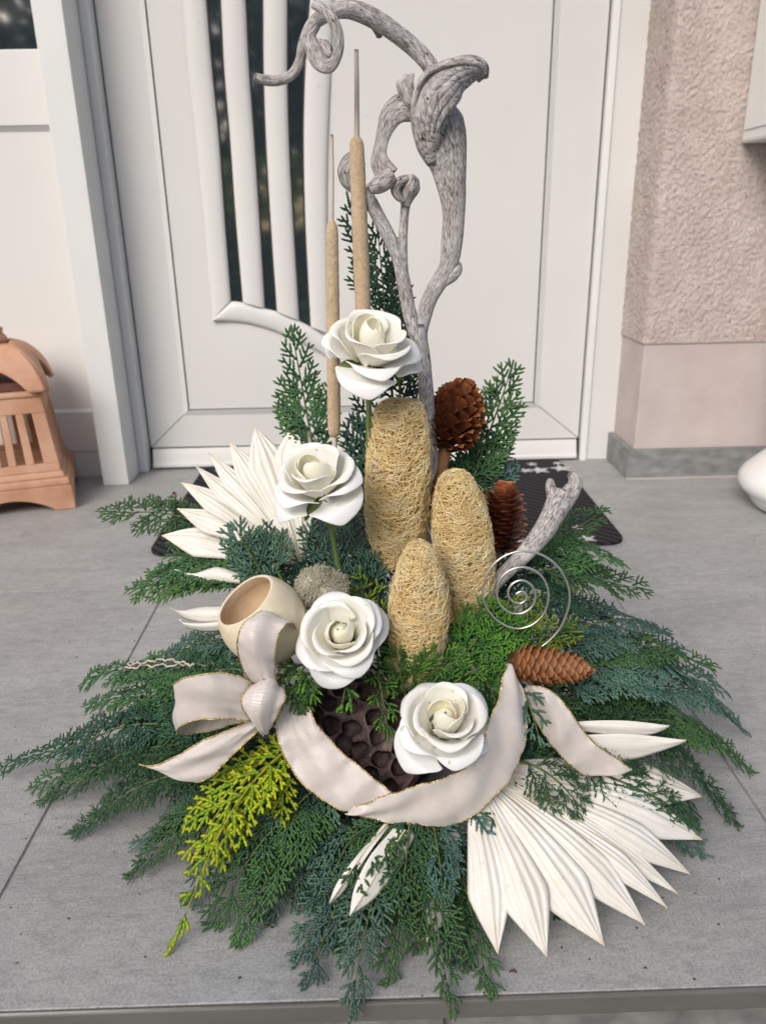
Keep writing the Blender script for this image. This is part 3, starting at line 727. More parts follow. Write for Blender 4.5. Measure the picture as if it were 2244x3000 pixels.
# ------------------------------------------------------------------ conifer sprigs
def gen_spray(L, W, rg, kind):
    """flat branching spray in (s along, t across, n normal): lists of beads (p0, p1, radius, tip factor) and side twig lines"""
    beads = []; twigs = []
    fine = {'cypress': (0.0175, 0.0074, 0.0084, 0.00145), 'thuja': (0.0270, 0.0120, 0.0120, 0.00195), 'needle': (0.016, 0.010, 0.0, 0.0010), 'dense': (0.0150, 0.0070, 0.0080, 0.00142)}[kind]
    sb, st, s2, r0 = fine
    BL = 0.0036 if kind != 'thuja' else 0.0046
    uni = rg.uniform
    def path(p, ang, length, bend, nsl, rad, lvl, tip0):
        """beads along a gently curved line, returns its points"""
        n = max(1, int(round(length / (BL * 0.80)))); step = length / n; q = p; pts = [p]
        for k in range(n):
            a = ang + bend * (k / n)
            d = (math.cos(a) * step, math.sin(a) * step, nsl * step + uni(-0.0002, 0.0002))
            q2 = (q[0] + d[0], q[1] + d[1], q[2] + d[2])
            e = 2.5 if k < n - 1 else 1.6
            beads.append((q[0], q[1], q[2], q[0] + d[0] * e, q[1] + d[1] * e, q[2] + d[2] * e, rad * (1.0 - 0.35 * k / n), min(1.0, tip0 + (0.55 if lvl > 1 else 0.2) * (k + 1) / n)))
            q = q2; pts.append(q)
        return pts
    s = 0.05 * L; side = 1 if rg.random() < 0.5 else -1
    while s < L * 0.985:
        x = s / L
        env = (0.35 + 0.65 * x / 0.16) if x < 0.16 else max(0.0, (1 - x) / 0.84) ** 0.55
        bl = W * env * uni(0.72, 1.18) + 0.004
        a0 = side * math.radians(uni(40, 52) - 14 * x)
        nsl = uni(-0.16, 0.16)
        pts = path((s, 0, 0), a0, bl, -side * math.radians(uni(12, 26)), nsl, r0 * 1.1, 1, 0.18 + 0.3 * x)
        if bl > 0.03: twigs.append(pts)
        q = 0.006; sd = side
        while q < bl - 0.002:
            k = q / bl; i = min(int(k * (len(pts) - 1)), len(pts) - 2)
            pp = pts[i]; dx = pts[i + 1][0] - pp[0]; dy = pts[i + 1][1] - pp[1]
            ang = math.atan2(dy, dx)
            tl = min(0.024, 0.44 * (bl - q) + 0.0050) * uni(0.8, 1.15)
            ta = ang + sd * math.radians(uni(36, 44))
            n2 = nsl + uni(-0.06, 0.06)
            tp = path(pp, ta, tl, -sd * math.radians(uni(5, 20)), n2, r0, 2, 0.30 + 0.3 * k)
            if s2 and tl > 0.0120:
                q2 = 0.004; sd2 = 1
                while q2 < tl - 0.002:
                    k2 = q2 / tl; i2 = min(int(k2 * (len(tp) - 1)), len(tp) - 2)
                    p3 = tp[i2]; a3 = math.atan2(tp[i2 + 1][1] - p3[1], tp[i2 + 1][0] - p3[0])
                    path(p3, a3 + sd2 * math.radians(uni(30, 46)), (0.36 * (tl - q2) + 0.0030) * uni(0.8, 1.2), -sd2 * 0.15, n2 + uni(-0.06, 0.06), r0 * 0.92, 3, 0.42)
                    q2 += s2 * 0.5; sd2 = -sd2
            q += st * 0.5; sd = -sd
        s += sb * 0.5 * uni(0.85, 1.15); side = -side
    # leading shoot
    path((L * 0.9, 0, 0), 0.0, L * 0.1 + 0.006, uni(-0.2, 0.2), 0, r0 * 1.2, 2, 0.45)
    b = np.array(beads, float)
    if kind == 'needle':
        # short needles set round every twig
        out = []
        for r_ in b:
            p0 = r_[:3]; p1 = r_[3:6]; d = p1 - p0; Ln = np.linalg.norm(d); d = d / Ln
            a = np.array([0, 0, 1.0]) if abs(d[2]) < 0.8 else np.array([1.0, 0, 0])
            e1 = np.cross(d, a); e1 /= np.linalg.norm(e1); e2 = np.cross(d, e1)
            for k in range(3):
                th = rg.uniform(0, 6.283); rad = math.cos(th) * e1 + math.sin(th) * e2
                nd = nrm(d * 0.80 + rad * 0.60); o = p0 + d * Ln * (k / 3)
                l_ = rg.uniform(0.0042, 0.0070)
                out.append((*o, *(o + nd * l_), 0.00062, min(1, r_[7] + rg.uniform(-0.1, 0.2))))
        tw = b.copy(); tw[:, 6] *= 0.55
        b = np.vstack([np.array(out), tw])
    return b, twigs

def bead_mesh(name, p0, p1, r, tip, nor):
    """each bead: a slim six-corner scale leaf, flattened along nor"""
    d = p1 - p0; Ln = np.linalg.norm(d, axis=1)[:, None] + 1e-9; d = d / Ln
    e1 = np.cross(d, nor); e1 /= np.linalg.norm(e1, axis=1)[:, None] + 1e-9
    e2 = np.cross(e1, d)
    m = p0 + d * Ln * 0.42; r = r[:, None]
    V = np.stack([p0, m + e1 * r, m + e2 * r * 0.75, m - e1 * r, m - e2 * r * 0.75, p1], 1)
    n = len(p0)
    f = np.array([(0, 2, 1), (0, 3, 2), (0, 4, 3), (0, 1, 4), (5, 1, 2), (5, 2, 3), (5, 3, 4), (5, 4, 1)])
    F = (np.arange(n) * 6)[:, None, None] + f[None]
    tp = np.repeat(tip, 6).reshape(n, 6); tp[:, 0] *= 0.9; tp[:, 5] = np.minimum(1, tp[:, 5] * 1.15)
    return mesh_np(name, V.reshape(-1, 3), F.reshape(-1, 3), smooth=True, tip=tp.ravel())

BEADS = [0]
def sprig(label, A, B, W, mat, kind='cypress', arch=0.03, face=None, seed=0, bendside=0.0, droop=0.25, stem='twig_green', group='conifer sprigs of the arrangement', fill=1.0):
    A = np.asarray(A, float); B = np.asarray(B, float)
    rg = random.Random(seed * 7919 + 13); nrg = np.random.default_rng(seed)
    L = float(np.linalg.norm(B - A)) * 1.03
    class R2:
        uniform = rg.uniform; random = rg.random
    b, twigs = gen_spray(L, W, R2, kind)
    mid = (A + B) / 2
    nf = nrm(face) if face is not None else nrm(tocam(mid) * 0.55 + np.array([0, 0, 0.85]))
    T = nrm(B - A); nf = nrm(nf - T * (nf @ T)); sd = np.cross(nf, T)
    C = mid + nf * arch * 0 + np.array([0, 0, arch * 2.0]) + sd * bendside
    def spine(s):
        u = np.clip(s / L, 0, 1.08)[:, None]
        p = (1 - u) ** 2 * A + 2 * u * (1 - u) * C + u * u * B
        t = 2 * (1 - u) * (C - A) + 2 * u * (B - C); t /= np.linalg.norm(t, axis=1)[:, None] + 1e-9
        n = nf[None] - t * (t @ nf)[:, None]; n /= np.linalg.norm(n, axis=1)[:, None] + 1e-9
        return p, t, n, np.cross(n, t)
    ph = rg.uniform(0, 6.28)
    def mp(q):
        p, t, n, s = spine(q[:, 0])
        w = q[:, 1] / max(W, 1e-6)
        nn = q[:, 2] - droop * W * w ** 2 * 0.5 + 0.10 * W * np.sin(q[:, 0] * 40 + ph + 3 * w)
        r = p + s * q[:, 1:2] + n * nn[:, None]
        low = r[:, 2] < 0.0022
        r[low, 2] = 0.0022 + np.abs(r[low, 2] - 0.0022) * 0.03 + 0.002 * nrg.random(low.sum())
        edge = r[:, 1] < 0.412
        return r, n
    p0, n0 = mp(b[:, :3]); p1, _ = mp(b[:, 3:6])
    th = thing('conifer_sprig', label, 'sprig', tuple(A), group)
    fo = part('foliage', bead_mesh('foliage', p0, p1, b[:, 6], b[:, 7], n0), mat, th)
    BEADS[0] += len(b)
    k = np.linspace(0, L * 0.93, 9); S, _ = mp(np.c_[k, 0 * k, 0 * k - 0.0014])
    tube('stem', S, np.linspace(0.0015, 0.0005, 9), stem, th, 14, 5, cap=False)
    return th

def S_(label, a, b, W, mat, kind='cypress', **kw):
    """a, b: (x, y, depth) with depth a distance Y, or ('z', height) over the floor"""
    def pt(c):
        return Z(c[0], c[1], c[2][1]) if isinstance(c[2], tuple) else P(c[0], c[1], c[2])
    SEED[0] += 1
    return sprig(label, pt(a), pt(b), W, 'foliage_' + mat, kind, seed=SEED[0], **kw)
SEED = [100]
z = lambda h: ('z', h)
CAMF = np.array([0.0, -0.9, 0.43])
def sprigs():
    # --- left, top to bottom
    S_('green cypress sprig reaching left over the doormat corner', (600, 1200, .70), (214, 1097, .76), .052, 'green', arch=.012, face=(0, -.5, .85))
    S_('green cypress sprig crossing the lower leaflets of the left palm fan', (640, 1195, .66), (300, 1282, .68), .070, 'green', arch=.014, face=(0, -.55, .8))
    S_('small upright blue green sprig in front of the left palm fan', (585, 1270, .62), (505, 1135, .63), .036, 'blue', arch=0, face=CAMF)
    S_('second upright blue green sprig in front of the left palm fan', (612, 1262, .62), (556, 1150, .635), .034, 'blue', arch=0, face=CAMF)
    S_('flat green sprig just above the curled white leaflets on the left', (620, 1255, .64), (345, 1240, .68), .050, 'green', arch=.012)
    S_('dark sprig left of the gourd cup below the curled leaflets', (600, 1390, .63), (300, 1442, .72), .042, 'blue', arch=.014)
    S_('bright green sprig directly left of the upper bow loop', (610, 1440, .62), (395, 1420, .68), .035, 'needle', 'needle', arch=.012)
    S_('green cypress sprig with the curly grey twigs lying on it', (580, 1455, .64), (172, 1478, .735), .052, 'green', arch=.016)
    S_('green sprig under the curly grey twigs pointing left', (560, 1490, .63), (185, 1532, .71), .046, 'green', arch=.012)
    S_('dark green sprig behind the left bow loop', (560, 1520, .61), (250, 1545, .70), .042, 'dark', arch=.012)
    S_('needle sprig just below the left bow loop', (590, 1560, .60), (270, 1620, z(.04)), .045, 'needle', 'needle', arch=.02)
    S_('long dark sprig whose tip touches the left picture edge', (590, 1570, .60), (2, 1668, z(.012)), .048, 'dark', arch=.026)
    S_('thin dark sprig above the leftmost long sprig', (540, 1560, .62), (128, 1612, z(.03)), .030, 'dark', arch=.022)
    S_('needle sprig crossing under the left ribbon tail', (600, 1600, .59), (82, 1733, z(.008)), .042, 'needle', 'needle', arch=.028)
    S_('blue sprig lying on the tile below the left ribbon tail', (620, 1640, .58), (192, 1765, z(.005)), .040, 'blue', arch=.022)
    S_('green sprig over the blue one below the left ribbon tail', (620, 1650, .575), (150, 1800, z(.006)), .040, 'needle', 'needle', arch=.026)
    S_('broad blue sprig left of the golden sprig', (640, 1680, .57), (300, 1835, z(.006)), .050, 'blue', arch=.022)
    S_('dark green sprig whose tip lies left of the golden sprig on the tile', (640, 1700, .565), (274, 1890, z(.005)), .042, 'green', 'dense', arch=.022)
    S_('dark filler sprig under the left ribbon tail', (640, 1600, .60), (380, 1720, z(.03)), .050, 'dark', arch=.03)
    # golden
    S_('golden yellow sprig draped down the left front', (632, 1608, .560), (365, 2062, z(.004)), .026, 'golden', 'thuja', arch=.030, stem='twig_golden')
    S_('broad golden yellow spray on top of the drooping golden one', (640, 1612, .558), (420, 1850, z(.045)), .066, 'golden', 'thuja', arch=.016, stem='twig_golden')
    S_('short golden yellow sprig beside the long ribbon tail', (645, 1640, .552), (530, 1810, z(.050)), .046, 'golden', 'thuja', arch=.008, stem='twig_golden')
    # front left
    S_('blue sprig emerging under the golden tail', (670, 1700, .56), (398, 1955, z(.004)), .044, 'blue', arch=.022)
    S_('green sprig right of the golden tail', (690, 1720, .55), (445, 2012, z(.004)), .042, 'green', 'dense', arch=.020)
    S_('darker green sprig beside it reaching toward the front', (710, 1730, .55), (505, 2042, z(.004)), .040, 'green', 'dense', arch=.018)
    S_('blue green sprig below the rim of the lotus pod', (720, 1720, .55), (600, 1900, z(.02)), .045, 'blue', arch=.014)
    S_('dark sprig between golden sprig and lotus pod', (700, 1700, .55), (545, 1880, z(.03)), .045, 'dark', 'dense', arch=.016)
    # front
    S_('blue sprig left of the two narrow white leaflets', (790, 1770, .545), (640, 2085, z(.004)), .038, 'blue', arch=.014)
    S_('bluish sprig whose tip lies at the lower left of the front', (810, 1790, .54), (668, 2120, z(.004)), .038, 'blue', arch=.014)
    S_('long blue green sprig hanging over the steel edge strip', (850, 1790, .54), (756, 2192, .400), .042, 'blue', arch=.016)
    S_('short blue green sprig between the hanging front sprigs', (870, 1780, .535), (838, 2122, z(.004)), .036, 'green', arch=.014)
    S_('bright tipped sprig in the front middle over a white leaflet', (890, 1770, .525), (905, 2035, z(.010)), .044, 'green', arch=.012)
    S_('long green sprig whose tip touches the steel edge strip', (900, 1780, .53), (972, 2180, z(.004)), .034, 'green', arch=.016)
    S_('green sprig left of the big white leaflets in front', (970, 1800, .545), (1058, 2152, z(.003)), .036, 'green', arch=.012)
    S_('blue sprig under the ribbon beside the big white leaflets', (930, 1770, .53), (1015, 1905, z(.030)), .036, 'blue', arch=.008)
    S_('small blue sprig lying on the right palm fan', (1000, 1760, .53), (1096, 1800, .505), .026, 'blue', arch=.008)
    S_('blue sprig fanning left under the ribbon', (860, 1770, .53), (720, 1900, z(.02)), .046, 'blue', arch=.012)
    S_('dark sprig filling below the ribbon band', (900, 1760, .545), (860, 1930, z(.008)), .05, 'dark', arch=.01)
    S_('sprig tip showing between two long white leaflets', (1120, 1900, z(.004)), (1238, 1992, z(.004)), .016, 'dark', arch=.0)
    # right, bottom to top
    S_('blue sprig lying on the tile right of the palm fan', (1270, 1740, .60), (1530, 1850, z(.004)), .036, 'blue', arch=.016)
    S_('green sprig on top of the right palm leaflets', (1230, 1690, .56), (1440, 1798, .545), .030, 'green', arch=.012)
    S_('needle sprig on the white fan below the ribbon', (1120, 1640, .55), (1258, 1757, .525), .034, 'needle', 'needle', arch=.010)
    S_('dark sprig half under the right palm fan', (1280, 1690, .60), (1500, 1760, z(.012)), .036, 'dark', arch=.014)
    S_('long needle sprig running from the cone to the right tile', (1170, 1545, .585), (1600, 1772, z(.010)), .042, 'needle', 'needle', arch=.030)
    S_('green sprig with its tip at the right side of the tile', (1280, 1560, .60), (1634, 1668, z(.008)), .044, 'green', 'dense', arch=.028)
    S_('short dark sprig beside the right ribbon end', (1290, 1560, .60), (1480, 1640, z(.05)), .034, 'green', 'dense', arch=.014)
    S_('blue sprig stretching right beyond the spruce cone', (1200, 1480, .60), (1616, 1572, z(.014)), .055, 'blue', arch=.030)
    S_('broad blue sprig right of the spruce cone', (1220, 1440, .61), (1560, 1500, z(.06)), .050, 'blue', arch=.026)
    S_('green sprig above the broad blue sprig', (1230, 1420, .62), (1552, 1440, .70), .036, 'green', arch=.016)
    S_('blue sprig behind the wire spiral pointing right', (1180, 1370, .63), (1452, 1362, .71), .044, 'blue', arch=.012)
    S_('dark blue sprig under it near the wire spiral', (1190, 1400, .62), (1480, 1410, .70), .042, 'blue', arch=.012)
    S_('green sprig reaching right beside the wire spiral', (1140, 1240, .67), (1397, 1276, .71), .046, 'green', arch=.010)
    S_('green sprig crossing behind the forked driftwood', (1130, 1210, .69), (1345, 1212, .73), .046, 'green', arch=.010)
    S_('dark green sprig behind the forked driftwood and mat', (1130, 1205, .70), (1306, 1100, .75), .030, 'green', arch=.0, face=(0, -.5, .85))
    S_('dark sprig filling behind the wire spiral', (1090, 1300, .66), (1330, 1320, .70), .055, 'dark', arch=.010)
    S_('second dark sprig filling behind the wire spiral', (1080, 1240, .68), (1300, 1240, .72), .050, 'dark', arch=.008)
    # upright ones behind
    S_('upright green sprig right of the dark cone', (1015, 1060, .715), (1106, 792, .735), .052, 'green', arch=0, face=CAMF)
    S_('blue dark sprig right of the dark cone near the doormat', (1010, 1080, .72), (1085, 960, .74), .055, 'blue', arch=0, face=CAMF)
    S_('upright green sprig left of the short cattail', (690, 1040, .71), (630, 716, .735), .050, 'green', arch=0, face=CAMF)
    S_('slender dark sprig behind the tall cattail', (800, 660, .75), (752, 428, .77), .022, 'dark', 'dense', arch=0, face=CAMF)
    S_('dark upright sprig between tall cattail and driftwood', (850, 880, .73), (815, 475, .76), .040, 'dark', 'dense', arch=0, face=CAMF)
    S_('dark sprig right of the tall cattail near the driftwood fork', (865, 880, .73), (852, 580, .755), .042, 'dark', 'dense', arch=0, face=CAMF)
    S_('dark blue sprig below the top rose', (830, 1120, .70), (790, 850, .72), .050, 'dark', arch=0, face=CAMF)
    S_('blue sprig left of the tall luffa', (790, 1240, .685), (770, 900, .71), .048, 'blue', arch=0, face=CAMF)
    S_('dark sprig behind the tip of the tall luffa', (870, 1010, .73), (885, 838, .74), .045, 'dark', arch=0, face=CAMF)
    S_('blue sprig below the left rose beside the palm fan', (760, 1290, .645), (660, 1145, .66), .042, 'blue', 'dense', arch=0, face=CAMF)
    S_('dark blue sprig between left rose and tall luffa', (800, 1330, .64), (745, 1150, .665), .045, 'blue', 'dense', arch=0, face=CAMF)
    S_('bluish sprig above the moss clump', (800, 1320, .635), (690, 1200, .65), .036, 'blue', 'dense', arch=0, face=CAMF)
    S_('bluish sprig between moss clump and luffa', (810, 1380, .625), (795, 1200, .645), .036, 'blue', arch=0, face=CAMF)
    S_('yellow tipped sprig left of the small luffa', (800, 1420, .61), (778, 1235, .63), .022, 'lime', arch=0, face=CAMF)
    S_('second yellow tipped sprig left of the small luffa', (825, 1420, .61), (815, 1262, .63), .020, 'lime', arch=0, face=CAMF)
    S_('dark sprig filling between the two lowest roses', (820, 1500, .61), (810, 1330, .63), .050, 'dark', arch=0, face=CAMF)
    S_('lime sprig between gourd cup and rose beside the bow', (640, 1400, .59), (612, 1285, .605), .026, 'lime', arch=0, face=CAMF)
    S_('lime sprig hanging beside the bow under the rose beside the bow', (670, 1420, .575), (630, 1528, .545), .030, 'bright', arch=.006, face=CAMF)
    S_('bright sprig hanging over the left edge of the lotus pod', (690, 1440, .57), (660, 1515, .55), .020, 'bright', arch=.006, face=CAMF)
    S_('bright sprig hanging straight below the rose beside the bow', (760, 1455, .56), (738, 1532, .545), .018, 'bright', 'thuja', arch=.006, face=CAMF)
    S_('bright sprig hanging in the middle over the pod', (815, 1450, .575), (838, 1590, .55), .020, 'bright', arch=.006, face=CAMF)
    S_('dark sprig filling left of the tail of the bow', (640, 1440, .60), (610, 1530, .575), .05, 'dark', arch=.006, face=CAMF)
    S_('bright green sprig in front of the small luffa foot', (850, 1510, .575), (1005, 1425, .57), .036, 'bright', arch=.006, face=CAMF)
    S_('bright green sprig left foot of the small luffa', (880, 1520, .575), (850, 1400, .58), .030, 'bright', arch=.0, face=CAMF)
    S_('bright green sprig above the lowest rose', (930, 1530, .565), (1040, 1440, .565), .034, 'bright', arch=.006, face=CAMF)
    S_('fresh green sprig right of the small luffa', (960, 1480, .59), (1090, 1320, .61), .046, 'bright', arch=.006, face=CAMF)
    S_('second fresh green sprig under the wire spiral', (1000, 1500, .585), (1140, 1350, .60), .046, 'bright', arch=.006, face=CAMF)
    S_('fresh green sprig left of the spruce cone', (1010, 1540, .58), (1120, 1450, .585), .044, 'bright', arch=.006, face=CAMF)
    S_('yellow green sprig inside the wire spiral', (1060, 1420, .61), (1165, 1290, .63), .030, 'lime', arch=.006, face=CAMF)
    S_('yellow green sprig above the spruce cone', (1070, 1430, .60), (1245, 1365, .61), .034, 'lime', arch=.008, face=CAMF)
    S_('green sprig hanging right of the lowest rose', (1050, 1470, .58), (1095, 1590, .56), .045, 'bright', arch=.006, face=CAMF)
    S_('needle sprig beside the right ribbon tail', (1130, 1500, .59), (1230, 1570, .57), .030, 'needle', 'needle', arch=.006)
    S_('small blue sprig lying over the right ribbon tail', (1125, 1480, .56), (1165, 1600, .535), .018, 'blue', arch=.006, face=CAMF)
    S_('dark sprig filling right of the ribbon band', (1080, 1560, .60), (1230, 1680, .575), .060, 'dark', arch=.006)
    S_('dark sprig filling behind the small luffa', (960, 1400, .65), (1090, 1260, .67), .050, 'dark', arch=0, face=CAMF)
    S_('dark sprig filling between left rose and gourd', (690, 1400, .62), (640, 1230, .645), .050, 'dark', arch=0, face=CAMF)
    S_('dark sprig in the green cushion under the lowest rose', (1080, 1680, .56), (1240, 1750, .54), .040, 'dark', arch=.010)
def fillers():
    for lb, a, b, W, m, kd in (('dark sprig under the right ribbon tail close to the tile', (1100, 1560, .62), (1330, 1640, z(.03)), .055, 'dark', 'dense'),
        ('dark sprig on the tile below the spruce cone', (1120, 1500, .63), (1400, 1530, z(.03)), .055, 'dark', 'dense'),
        ('dark sprig between lowest rose and right ribbon tail', (1040, 1520, .60), (1150, 1620, .58), .050, 'dark', 'dense'),
        ('dark blue sprig beneath the wire spiral on the right', (1100, 1400, .64), (1380, 1450, .69), .055, 'blue', 'dense'),
        ('dark sprig low on the left behind the bow', (600, 1500, .63), (380, 1560, z(.06)), .055, 'dark', 'dense'),
        ('dark sprig between golden sprig and left ribbon tail', (640, 1620, .585), (450, 1800, z(.012)), .050, 'dark', 'dense'),
        ('dark sprig in front below the pod rim', (760, 1740, .56), (690, 1960, z(.006)), .050, 'dark', 'dense'),
        ('dark sprig under the three front leaflets', (880, 1760, .55), (800, 2000, z(.005)), .050, 'dark', 'dense'),
        ('dark sprig behind the moss and rose beside the bow', (760, 1380, .63), (700, 1230, .65), .050, 'dark', 'dense'),
        ('dark sprig between gourd cup and bow loop', (640, 1440, .62), (560, 1380, .64), .050, 'dark', 'dense'),
        ('dark sprig behind the base of the palm fan', (700, 1250, .68), (600, 1200, .70), .050, 'dark', 'dense'),
        ('dark sprig below the reddish cone', (1020, 1300, .68), (1120, 1180, .70), .050, 'dark', 'dense'),
        ('dark sprig at the foot between the tall and the small luffa', (860, 1340, .665), (832, 1190, .685), .045, 'dark', 'dense'),
        ('dark sprig at the foot of the right luffa', (960, 1400, .66), (1000, 1290, .67), .045, 'dark', 'dense'),
        ('needle sprig slanting over the upper leaflets of the right fan', (1230, 1640, .56), (1500, 1785, z(.03)), .036, 'needle', 'needle'),
        ('green sprig between the white leaflet pair and the blue sprigs', (1200, 1510, .60), (1590, 1625, z(.02)), .044, 'green', 'dense'),
        ('green sprig on the left between the two longest sprigs', (580, 1580, .60), (60, 1705, z(.008)), .040, 'green', 'dense'),
        ('green sprig in the front middle left of the long hanging sprig', (830, 1790, .535), (720, 2050, z(.005)), .040, 'green', 'cypress'),
        ('dark green sprig under the front middle sprigs', (930, 1790, .54), (1000, 2080, z(.004)), .040, 'dark', 'dense'),
        ('blue sprig between golden sprig and front sprigs', (700, 1740, .555), (560, 1990, z(.004)), .044, 'blue', 'cypress'),
        ('green sprig lying across the two narrow front leaflets', (850, 1750, .530), (770, 1905, .474), .034, 'green', 'cypress'),
        ('green sprig lying over the top of the broader front leaflet', (890, 1755, .530), (868, 1960, .458), .046, 'green', 'cypress'),
        ('blue sprig lying over the third front leaflet', (930, 1755, .530), (960, 1950, .466), .036, 'blue', 'cypress'),
        ('dark sprig behind the stalk of the open cone', (960, 1150, .72), (1010, 1000, .735), .050, 'dark', 'dense')):
        S_(lb, a, b, W, m, kd, arch=.008)
sprigs()
fillers()
print('beads', BEADS[0])

# ------------------------------------------------------------------ dried palm fans
def palm_fan(label, base, tips, split=0.55, lift=0.02, wmul=1.0, fold=0.16, rib=True, parent=None, bend=None):
    """base: 3D point; tips: 3D points in order round the fan; each leaflet a pleated blade of its own"""
    t = parent or thing('palm_fan', label, 'palm leaf', tuple(base))
    n = len(tips)
    D = [tp - base for tp in tips]
    ang = [math.acos(float(np.clip(nrm(D[i]) @ nrm(D[i + 1]), -1, 1))) for i in range(n - 1)]
    for i, tp in enumerate(tips):
        a = np.median(ang) if n < 3 else np.mean([ang[max(i - 1, 0)], ang[min(i, n - 2)]])
        L = np.linalg.norm(D[i]); T = nrm(D[i])
        c = nrm(tocam((base + tp) / 2) * 0.7 + np.array([0, 0, 0.5]))
        N = nrm(c - T * (c @ T)); S = np.cross(N, T)
        m, k = 34, 21
        u = np.linspace(0.0, 1, m); q = np.linspace(-1, 1, k)
        hw_split = min(split * L * math.tan(a / 2) * 1.08, 0.024) * wmul
        hw = np.where(u < split, hw_split * u / split, hw_split * (1 + 0.07 * np.sin(np.clip((u - split) / (1 - split), 0, 1) * math.pi)) * np.clip((1 - u) / (1 - split), 0, 1) ** 0.95)
        hw = np.maximum(hw, 0.0004)
        ph = rng.uniform(0, 6.28); tw = rng.uniform(-0.25, 0.25)
        C = base[None] + u[:, None] * D[i][None] + (lift * np.sin(u * math.pi * 0.85) + 0.0015 * np.sin(u * 9 + ph))[:, None] * N[None]
        fo = fold * (1 - np.abs(q)) + 0.06 * np.cos(q * math.pi * 5)
        curl = 0.10 * q ** 2
        off = (fo - fold * 0.5 + curl * np.clip(u - split, 0, 1)[:, None] * 3 + tw * q[None] * np.clip(u - split, 0, 1)[:, None] * 1.6) * hw[:, None]
        V = C[:, None] + (q[None] * hw[:, None])[..., None] * S + off[..., None] * N
        uv = np.stack([q[None] * hw[:, None] + i * 0.07, np.broadcast_to(u[:, None] * L, (m, k))], -1).reshape(-1, 2)
        V = V.reshape(-1, 3); V[:, 2] = np.maximum(V[:, 2], 0.0035)
        o = part('leaflet', mesh_np('leaflet', V, grid_faces(m, k), smooth=False, uv=uv, tip=np.repeat(u, k)), 'palm_white', t)
        md = o.modifiers.new('s', 'SOLIDIFY'); md.thickness = 0.0006
        if rib:
            R_ = C + (fold * 0.5 * hw + 0.0003)[:, None] * N; R_[:, 2] = np.maximum(R_[:, 2], 0.004)
            tube('midrib', R_[2::3], np.linspace(0.0006, 0.0003, len(R_[2::3])), 'palm_rib', o, 14, 5, cap=False)
    return t
